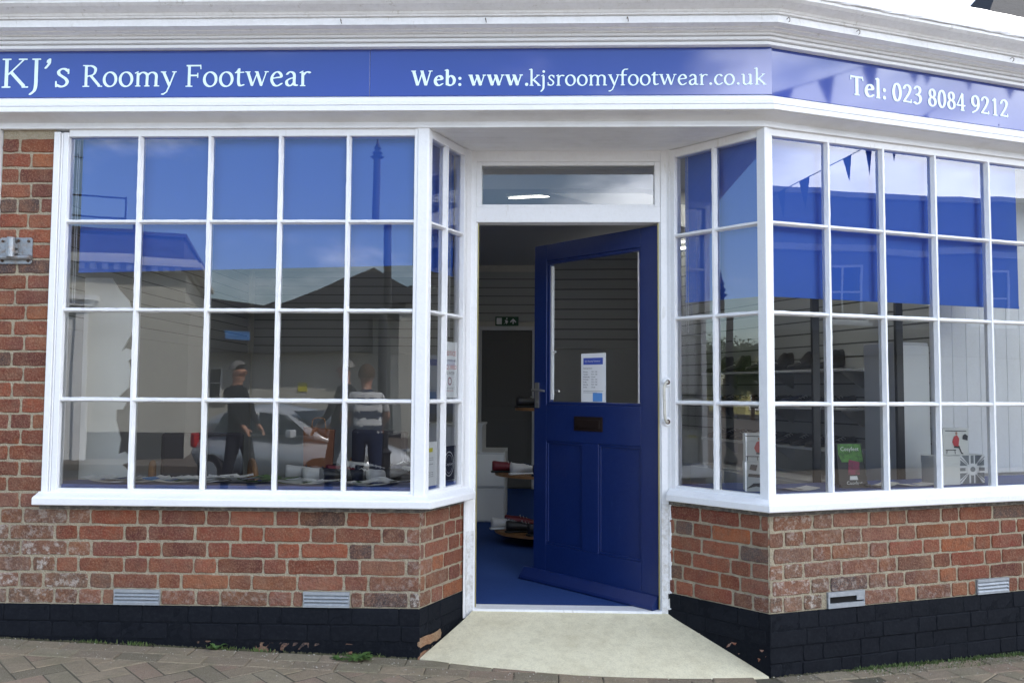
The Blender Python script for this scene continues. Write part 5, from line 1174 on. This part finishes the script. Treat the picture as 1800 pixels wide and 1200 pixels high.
# A: painted brick building with cornice and dentils
bA = thing('painted_building', 'cream painted brick building with a dentilled cornice and roof railing across the road', 'building', (-11, -15, -.27))
FA = Frame((-7.25, -15.3), (-.955, .297)); FA.n = Vector((.297, .955, 0))
mb = MB(); Wa = lambda s, o, z: FA(s, o, z)
mb.box(0, 9.5, -6, 0, -.27, 4.0, T=Wa); mb.build('wall', m_cream, bA)
mb = MB()
for k in range(52):
    mb.box(0.0, 9.5, .0, .006, -.2+k*.08, -.2+k*.08+.068, T=Wa) if False else None
mb.box(-.35, 9.6, -6, .35, 4.12, 4.24, T=Wa); mb.box(-.25, 9.6, -6, .25, 4.24, 4.32, T=Wa); mb.box(-.08, 9.5, -6, .08, 4.0, 4.12, T=Wa)
cn = mb.build('cornice', m_cream, bA)
mb = MB(); mb.box(.05, 9.5, -5.9, .0, 4.321, 4.85, T=Wa); mb.box(.0, 9.5, -6, .06, 4.851, 4.93, T=Wa); mb.build('parapet', mat('brown_parapet', (.07, .055, .05), .9, noise=(3, .5, (.04, .035, .03))), bA)
mb = MB()
for k in range(38): mb.box(.1+k*.25, .1+k*.25+.12, .085, .22, 4.0, 4.115, T=Wa)
mb.build('dentils', m_white_old, cn)
mb = MB()
mb.box(1.9, 3.5, .003, .30, 3.15, 3.28, T=Wa); mb.box(1.8, 3.6, .003, .38, 3.28, 3.38, T=Wa); mb.box(2.0, 2.25, .002, .15, -.27, 3.15, T=Wa); mb.box(3.15, 3.4, .002, .15, -.27, 3.15, T=Wa); mb.box(2.25, 3.15, .002, .05, -.27, 2.9, T=Wa)
mb.build('door_surround', m_white_old, bA)
mb = MB(); mb.box(0, 9.5, .002, .02, -.27, .35, T=Wa); mb.build('plinth', m_darkfascia, bA)
facade_window(FA, 6.0, 7.2, 1.0, 2.6, bA)
mb = MB()
for z in (5.3, 5.75): mb.tube([FA(1.2, -.5, z), FA(9.2, -.5, z)], .022, 6)
for k in range(6): mb.tube([FA(1.2+k*1.6, -.5, 4.9), FA(1.2+k*1.6, -.5, 5.78)], .022, 6)
mb.build('roof_railing', m_iron, bA)
t = thing('roof_aerial', 'thin television aerial on the roof of the cream painted building', 'aerial', tuple(FA(3.0, -1.5, 4.85)))
mb = MB(); mb.tube([FA(3.0, -1.5, 4.85), FA(3.0, -1.5, 7.1)], .02, 6); mb.build('mast', m_iron, t)
mb = MB(); mb.tube([FA(2.3, -1.5, 6.9), FA(3.5, -1.5, 6.95)], .012, 6)
for k in range(6): mb.tube([FA(2.4+k*.2, -1.75, 6.9), FA(2.4+k*.2, -1.25, 6.9)], .008, 5)
mb.build('dipole', m_iron, t)
# C: long low building with dark fascia
bC = thing('low_building', 'long low cream building with a dark fascia and slate roofs across the road', 'building', (-8.5, -26, -.27))
FC = Frame((0, -26.0), (-1, 0)); FC.n = Vector((0, 1, 0)); Wc = lambda s, o, z: FC(s, o, z)
mb = MB(); mb.box(4.35, 17, -8, 0, -.27, 3.9, T=Wc); mb.build('wall', m_cream, bC)
mb = MB(); mb.box(5.0, 16.9, .005, .75, 2.60, 4.10, T=Wc); mb.build('fascia', m_darkfascia, bC)
mb = MB()
def gable(s0, s1, zt, ze, d0=.9, d1=-8):
    mb.add([Wc(s0, d0, ze), Wc(s1, d0, ze), Wc((s0+s1)/2, d0-2.4, zt), Wc((s0+s1)/2, d1, zt), Wc(s0, d1, ze), Wc(s1, d1, ze)], [(0, 1, 2), (0, 2, 3, 4), (1, 5, 3, 2), (4, 3, 5)])
gable(2.0, 9.0, 5.9, 3.95); gable(8.0, 17.2, 4.9, 4.11)
mb.build('roof', m_slate, bC, recalc=False)
facade_window(FC, 10.2, 11.1, 1.0, 2.1, bC); facade_window(FC, 13.2, 14.2, 1.0, 2.1, bC)
mb = MB(); mb.box(9.0, 9.9, .751, .77, 3.05, 3.35, T=Wc); mb.build('blue_panel', m_lblue, bC)
mb = MB(); mb.box(7.35, 7.65, .004, .03, 1.2, 1.5, T=Wc); mb.build('yellow_panel', m_yellow, bC)
# D: taller cream building to the right
bD = thing('rendered_house', 'plain cream rendered house with sash windows across the road', 'house', (0, -24, -.27))
FDh = Frame((4.5, -24.5), (-1, 0)); FDh.n = Vector((0, 1, 0)); Wdh = lambda s, o, z: FDh(s, o, z)
mb = MB(); mb.box(0, 8.3, -1.4, 0, -.27, 4.3, T=Wdh); mb.build('wall', m_cream, bD)
mb = MB(); mb.add([Wdh(-.3, .3, 4.3), Wdh(8.6, .3, 4.3), Wdh(8.6, -1.7, 4.3), Wdh(-.3, -1.7, 4.3), Wdh(0, -.7, 5.0), Wdh(8.3, -.7, 5.0)], [(0, 1, 5, 4), (3, 4, 5, 2), (0, 4, 3), (1, 2, 5), (0, 3, 2, 1)]); mb.build('roof', m_slate, bD, recalc=False)
facade_window(FDh, 7.0, 7.6, 1.1, 2.3, bD); facade_window(FDh, 4.2, 5.2, 1.1, 2.3, bD); facade_window(FDh, 1.2, 2.2, 1.1, 2.3, bD)
# E: dark terrace along the street to the right
bE = thing('grey_terrace', 'long grey rendered terrace with a flat parapet further along the street', 'building', (19, -7.5, -.4))
FE = Frame((15.0, -9.2), (.83, .31)); FE = Frame((15.0, -9.1), (19.06-15.65, -6.61+8.74)); 
if FE.n.x > 0: FE.n = -FE.n
We = lambda s, o, z: FE(s, o, z)
m_dbrick = mat('grey_street_render', (.20, .195, .20), .85, noise=(1.5, .5, (.12, .12, .125)))
mb = MB(); mb.box(-3, 14, -6, 0, -.5, 5.9, T=We); mb.build('wall', m_dbrick, bE)
mb = MB(); mb.box(-3.1, 14.1, -6, .12, 5.9, 6.02, T=We); mb.box(-3, 14, .002, .10, 4.6, 4.75, T=We); mb.build('string_course', m_cream, bE)
for k in range(4): facade_window(FE, -1.5+k*3.6, -.5+k*3.6, 3.0, 4.3, bE)
mb = MB(); mb.box(-2, 12, .003, .35, 2.2, 2.75, T=We); mb.build('shop_fascia', m_darkfascia, bE)
# slate roof seen beyond the capping, top right
t = thing('far_house', 'distant dark slate roof just showing above the white capping at the top right', 'house', (12.5, 12, 0))
mb = MB(); mb.box(10.2, 17, 12.2, 17, -.4, 8.0); mb.build('wall', m_dbrick, t)
mb = MB(); mb.add([(9.25, 11.9, 8.3), (17.3, 11.9, 8.3), (17.3, 17.3, 8.3), (9.25, 17.3, 8.3), (11.0, 14.4, 10.6), (15.5, 14.4, 10.6)], [(0, 1, 5, 4), (2, 3, 4, 5), (0, 4, 3), (1, 2, 5), (0, 3, 2, 1)]); mb.build('roof', m_slate, t, recalc=False)
# yellow house and tree far down the street to the left
t = thing('yellow_house', 'pale yellow rendered house with a slate roof far down the street', 'house', (-67, -17, -.5))
FY = Frame((-64.1, -14.3), (0, -1)); FY.n = Vector((1, 0, 0)); Wy = lambda s, o, z: FY(s, o, z)
mb = MB(); mb.box(0, 9, -8, 0, -.5, 4.3, T=Wy); mb.build('wall', m_yell, t)
mb = MB(); mb.add([Wy(-.4, .4, 4.3), Wy(9.4, .4, 4.3), Wy(9.4, -8.4, 4.3), Wy(-.4, -8.4, 4.3), Wy(2.5, -4, 6.0), Wy(6.5, -4, 6.0)], [(0, 1, 5, 4), (2, 3, 4, 5), (0, 4, 3), (1, 2, 5), (0, 3, 2, 1)]); mb.build('roof', m_slate, t, recalc=False)
facade_window(FY, .3, 1.1, 2.3, 3.8, t); facade_window(FY, .3, 1.1, .2, 1.3, t); facade_window(FY, 4, 5.2, 2.3, 3.8, t)
def tree(x, y, h, r, label, seed):
    rnd = random.Random(seed); t = thing('tree', label, 'tree', (x, y, -.6)); mb = MB()
    mb.tube([(0, 0, 0), (.05, 0, h*.3), (0, .05, h*.55)], [h*.035, h*.026, h*.016], 8)
    cl_ = []
    for k in range(9):
        a = rnd.uniform(0, 6.28); e = Vector((math.cos(a)*r*.7, math.sin(a)*r*.7, h*rnd.uniform(.5, .9))); mb.tube([(0, 0, h*.35), tuple(Vector((0, 0, h*.4)).lerp(e, .5)+Vector((0, 0, .2))), tuple(e)], [h*.014, h*.009, h*.003], 5); cl_.append(e)
    lbuild(mb, 'trunk', m_bark, t)
    mb = MB()
    for k in range(14): cl_.append(Vector((rnd.uniform(-r, r)*.7, rnd.uniform(-r, r)*.7, h*rnd.uniform(.4, 1))))
    for c in cl_:
        for q in range(170):
            d = Vector((rnd.gauss(0, 1), rnd.gauss(0, 1), rnd.gauss(0, .8))).normalized()*rnd.random()**.4*r*.38; p = c+d
            a = Vector((rnd.gauss(0, 1), rnd.gauss(0, 1), rnd.gauss(0, 1))).normalized()*h*.022; b = a.orthogonal().normalized()*h*.014
            mb.add([p-a, p+b, p+a, p-b], [(0, 1, 2, 3)])
    lbuild(mb, 'crown', m_foliage, t, recalc=False)
tree(-58, -11.5, 5.5, 2.6, 'bushy dark green tree in front of the yellow house', 3)
tree(-47, -11.0, 4.4, 2.0, 'smaller dark tree nearer than the yellow house', 5)
# street column with finial
def column(x, y, z0, h, r, label, name='lamp_column'):
    t = thing(name, label, 'lamp post', (x, y, z0)); mb = MB()
    mb.tube([(0, 0, 0), (0, 0, .5), (0, 0, .55), (0, 0, .6), (0, 0, h*.5), (0, 0, h*.5+.05), (0, 0, h)], [r*1.6, r*1.6, r*1.9, r*1.1, r, r*.95, r*.85], 14); lbuild(mb, 'shaft', m_iron, t, smooth=False)
    mb = MB(); zz = h
    mb.tube([(0, 0, zz), (0, 0, zz+.03), (0, 0, zz+.05), (0, 0, zz+.09), (0, 0, zz+.13), (0, 0, zz+.16), (0, 0, zz+.22), (0, 0, zz+.32)], [r, r*1.7, r*.8, r*1.3, r*.6, r*.9, r*.35, .002], 12); lbuild(mb, 'finial', m_iron, t)
column(-1.31, -7.92, -.1, 4.72, .062, 'tall black cast iron column standing at the kerb opposite the left window')
column(-3.96, -.99, .02, 2.40, .045, 'short black cast iron column with a spear finial beside the shop')
# bunting
def bunting(P0, P1, n, label, sag=.25, w_=.12, h_=.3, off=.5):
    t = thing('bunting', label, 'bunting', tuple((Vector(P0)+Vector(P1))/2)); P0 = Vector(P0); P1 = Vector(P1)
    pt = lambda u: P0.lerp(P1, u)-Vector((0, 0, sag*4*u*(1-u)))
    mb = MB(); mb.tube([pt(i/30) for i in range(31)], .005, 5); mb.build('cord', m_bunting, t)
    for k in range(n):
        u = (k+off)/n; c = pt(u); d = (pt(u+.01)-pt(u-.01)).normalized(); a = random.uniform(-.35, .35)
        e = Vector((-d.y, d.x, 0)).normalized(); ww = w_*random.uniform(.7, 1.15)
        tip = c-Vector((0, 0, h_*random.uniform(.9, 1.1)))+e*h_*.6*math.sin(a)+d*random.uniform(-.1, .1)*h_
        mb = MB(); th_ = e*.0015
        mb.add([c-d*ww-th_, c+d*ww-th_, tip-th_, c-d*ww+th_, c+d*ww+th_, tip+th_], [(0, 1, 2), (3, 5, 4), (0, 2, 5, 3), (1, 4, 5, 2)]); mb.build('pennant', m_bunting, t)
bunting((6.30, -2.73, 3.38), (7.55, -1.62, 4.30), 7, 'string of narrow dark blue pennants rising steeply, lowest of the three across the street', .02, .055, .30)
bunting((5.9, -3.1, 4.33), (7.6, -1.55, 5.03), 5, 'string of dark blue pennants rising to the right, highest of the three across the street', .03, .13, .34, .35)
bunting((7.3, -1.8, 4.80), (9.2, -.1, 4.35), 6, 'string of small dark blue pennants sloping down to the right across the street', .03, .08, .20)
# silver hatchback
car = thing('parked_car', 'silver hatchback parked at the kerb opposite the left window', 'car', (-3.3, -10.9, -.40), R(25))
mb = MB()
secs = [(-1.95, .60, .35, .62), (-1.9, .74, .28, .90), (-1.6, .82, .20, .98), (-.9, .85, .18, .98), (0, .86, .18, .97), (.8, .85, .18, .94), (1.4, .82, .20, .86), (1.8, .74, .24, .74), (1.97, .58, .30, .60)]
loft(mb, secs); bd = lbuild(mb, 'body', m_silver, car, smooth=True)
mb = MB(); loft(mb, [(-1.86, .60, .86, .95), (-1.62, .66, .88, 1.30), (-1.2, .68, .88, 1.44), (-.4, .68, .88, 1.48), (.25, .66, .88, 1.40), (.75, .62, .86, 1.14), (1.15, .58, .84, .93)]); lbuild(mb, 'roof', m_silver, car, smooth=True)
mb = MB()
for sy in (-1, 1):
    for q in ([(-1.35, 1.0), (-.45, 1.0), (-.45, 1.34), (-1.15, 1.33)], [(-.36, 1.0), (.78, .98), (.28, 1.30), (-.36, 1.35)]):
        mb.add([(a, sy*(.70-(b-1)*.12), b) for a, b in q]+[(a, sy*(.60-(b-1)*.12), b) for a, b in q], [(0, 1, 2, 3), (4, 7, 6, 5), (0, 4, 5, 1), (1, 5, 6, 2), (2, 6, 7, 3), (3, 7, 4, 0)])
mb.add([(1.12, -.52, .96), (1.12, .52, .96), (.36, .50, 1.37), (.36, -.50, 1.37), (1.0, -.5, .9), (1.0, .5, .9)], [(0, 1, 2, 3), (0, 4, 5, 1)])
lbuild(mb, 'window', m_carglass, car)
for x_ in (-1.25, 1.22):
    for y_ in (-.80, .80):
        mb = MB(); mb.tube([(x_, y_-.10, .31), (x_, y_+.10, .31)], .31, 24); wl = lbuild(mb, 'wheel', m_tyre, car)
        mb = MB(); mb.tube([(x_, y_-.106, .31), (x_, y_+.106, .31)], .19, 20); lbuild(mb, 'rim', m_silver, wl)
for y_ in (-.62, .62):
    mb = MB(); mb.box(-1.93, -1.80, y_-.11, y_+.11, .68, .95); lbuild(mb, 'tail_light', mat('tail_light_red', (.5, .02, .02), .3), car, bevel=.03)
    mb = MB(); mb.box(1.68, 1.88, y_-.12, y_+.10, .56, .70); lbuild(mb, 'headlight', m_chrome, car, bevel=.03)
    mb = MB(); mb.box(.62, .74, y_*1.50-.07, y_*1.50+.07, .96, 1.08); lbuild(mb, 'mirror', m_silver, car, bevel=.02)
# litter bin against the far wall
t = thing('litter_bin', 'black litter bin standing against the cream house across the road', 'bin', (-4.6, -23.9, -.27)); mb = MB(); mb.tube([(0, 0, 0), (0, 0, .9), (0, 0, .92), (0, 0, 1.0)], [.22, .30, .34, .30], 16); lbuild(mb, 'drum', m_iron, t); mb = MB(); mb.tube([(0, 0, 1.0), (0, 0, 1.12)], [.2, .05], 14); lbuild(mb, 'lid', m_iron, t)

# ---- people (reflected passers-by): one skinned body each
def person(x, y, rz, h, label, top, legs, shoes, hairm, glasses=False, bag=False, stripe=None, lean=0.0, longhair=False, arm_fwd=.2):
    t = thing('person', label, 'person', (x, y, gz(clampx(x), y)), rz); k = h/1.75
    V = []; E_ = []; Rr = []
    def vtx(p, r, par=None):
        V.append((p[0]*k, p[1]*k, p[2]*k)); Rr.append(r*k)
        if par is not None: E_.append((par, len(V)-1))
        return len(V)-1
    pel = vtx((0, 0, .96), .16); wa = vtx((0, .0, 1.10), .15, pel); ch = vtx((0, -.01+lean*.1, 1.28), .175, wa); nk0 = vtx((0, lean*.15, 1.42), .10, ch); nk = vtx((0, .01+lean*.2, 1.50), .052, nk0)
    hd = vtx((0, .025+lean*.22, 1.57), .080, nk); hd2 = vtx((0, .03+lean*.24, 1.64), .106, hd); hd3 = vtx((0, .025+lean*.25, 1.70), .085, hd2)
    nose = vtx((0, .130+lean*.24, 1.615), .014, hd2); chin = vtx((0, .085+lean*.22, 1.555), .036, hd)
    for sx in (-1, 1):
        vtx((sx*.082, .02+lean*.24, 1.625), .014, hd2)
        sh = vtx((sx*.18, lean*.1, 1.385), .072, ch); el = vtx((sx*.25, .02+arm_fwd*.2, 1.12), .052, sh); wr = vtx((sx*.22, .10+arm_fwd*.6, .93+arm_fwd*.12), .032, el)
        pm_ = vtx((sx*.215, .13+arm_fwd*.75, .87+arm_fwd*.14), .028, wr)
        for q in range(4):
            f1 = vtx((sx*.215+(q-1.5)*.018, .15+arm_fwd*.8, .83+arm_fwd*.14-abs(q-1.3)*.004), .0095, pm_); vtx((sx*.213+(q-1.5)*.018, .158+arm_fwd*.8, .79+arm_fwd*.14+abs(q-1.3)*.006), .008, f1)
        th1 = vtx((sx*.175, .16+arm_fwd*.75, .88+arm_fwd*.14), .010, pm_); vtx((sx*.17, .18+arm_fwd*.75, .85+arm_fwd*.14), .009, th1)
        hp = vtx((sx*.095, 0, .86), .115, pel); kn = vtx((sx*.10, .02+sx*.08, .50), .078, hp); an = vtx((sx*.10, -.01+sx*.14, .10), .056, kn); to = vtx((sx*.105, .06+sx*.14, .045), .042, an); vtx((sx*.11, .17+sx*.14, .035), .036, to)
    me = bpy.data.meshes.new('body'); me.from_pydata(V, E_, []); o = bpy.data.objects.new('body', me); col.objects.link(o)
    sk = o.modifiers.new('skin', 'SKIN'); sk.use_smooth_shade = True
    for i, r_ in enumerate(Rr): me.skin_vertices[0].data[i].radius = (r_, r_*(.78 if i in (pel, wa, ch) else 1)); 
    me.skin_vertices[0].data[0].use_root = True
    su = o.modifiers.new('sub', 'SUBSURF'); su.levels = su.render_levels = 3
    dg = bpy.context.evaluated_depsgraph_get(); m2 = bpy.data.meshes.new_from_object(o.evaluated_get(dg)); bpy.data.objects.remove(o)
    m2.name = 'body'; m2.materials.clear()
    for m_ in (m_skin, top, legs, shoes, stripe or top): m2.materials.append(m_)
    for p in m2.polygons:
        c = p.center/k
        if c.z > 1.475: mi = 0
        elif c.z < .09: mi = 3
        elif abs(c.x) > .19 and .72 < c.z < 1.18 and (stripe is not None): mi = 0
        elif abs(c.x) > .15 and .70 < c.z < .95+arm_fwd*.12 and (c.y > .10 or abs(c.x) > .215): mi = 0
        elif c.z > .93: mi = 4 if (stripe and int(c.z/.085) % 2) else 1
        else: mi = 2
        p.material_index = mi; p.use_smooth = True
    b = bpy.data.objects.new('body', m2); col.objects.link(b); b.parent = t
    mb = MB(); ly = lean*.24; n = 12   # hair cap
    vs = []; fs = []
    zmin = -.95 if longhair else -.15
    for i in range(9):
        ph = math.pi/2-(math.pi/2-math.asin(max(-1, zmin)) if False else (1.9 if longhair else 1.45))*i/8
        for j in range(n):
            a = 2*math.pi*j/n; rr = .118; fwd = max(0, math.sin(a))
            zz = math.sin(ph)*rr*1.12; yy = math.sin(a)*math.cos(ph)*rr*1.05-.018
            if fwd > .3: zz = max(zz, .045 if longhair else .078)
            vs.append((math.cos(a)*math.cos(ph)*rr*.92*k, (.03+ly+yy)*k, (1.665+zz)*k))
    fs = [(i*n+j, i*n+(j+1) % n, (i+1)*n+(j+1) % n, (i+1)*n+j) for i in range(8) for j in range(n)]
    mb.add(vs, fs); lbuild(mb, 'hair', hairm, t, smooth=True, recalc=False)
    if glasses:
        mb = MB()
        for sx in (-1, 1):
            mb.tube([((sx*.035+.026*math.cos(R(a)))*k, (.126+ly)*k, (1.635+.019*math.sin(R(a)))*k) for a in range(0, 361, 40)], .0035*k, 5); mb.tube([(sx*.061*k, (.126+ly)*k, 1.638*k), (sx*.100*k, (.02+ly)*k, 1.64*k)], .003*k, 5)
        mb.tube([(-.01*k, (.129+ly)*k, 1.638*k), (.01*k, (.129+ly)*k, 1.638*k)], .003*k, 5); lbuild(mb, 'glasses', m_black, t)
    return t
cloth = lambda n, c: mat(n, c, .9, spec=.1)
dkj = cloth('dark_jacket', (.018, .02, .026)); whs = cloth('white_cloth', (.55, .56, .58)); nvy = cloth('navy_cloth', (.02, .03, .07))
gh_ = mat('grey_hair', (.22, .21, .20), .8); bh_ = mat('brown_hair', (.07, .038, .02), .8)
person(-2.85, -6.5, R(-82), 1.62, 'grey haired man in glasses and a dark jacket walking along the pavement', dkj, cloth('dark_trousers', (.03, .032, .04)), m_black, gh_, glasses=True, arm_fwd=.12)
person(-1.50, -6.5, R(100), 1.70, 'grey haired person in glasses and a dark top facing left on the pavement', dkj, nvy, m_black, gh_, glasses=True)
person(-1.14, -6.0, R(165), 1.62, 'brown haired woman in a navy and white striped top on the pavement', whs, nvy, m_tyre, bh_, stripe=nvy, longhair=True, arm_fwd=.6)
t = thing('shopping_bag', 'upright brown paper bag standing among the shoes on the round table', 'bag', (-.40, 1.02, .8015), .15)
t.scale = (.50, .5, .46)
mb = MB(); mb.prism([(-.16, 0), (.16, 0), (.19, .62), (-.17, .66)], -.08, .08, lambda a, b, h: (a, h, b)); lbuild(mb, 'body', mat('brown_paper', (.20, .075, .03), .8), t)
mb = MB(); mb.tube([tuple(p) for p in cr([(-.08, 0, .64), (-.06, 0, .76), (.06, 0, .76), (.08, 0, .64)], 5)], .008, 6); lbuild(mb, 'handle', m_wood, t)
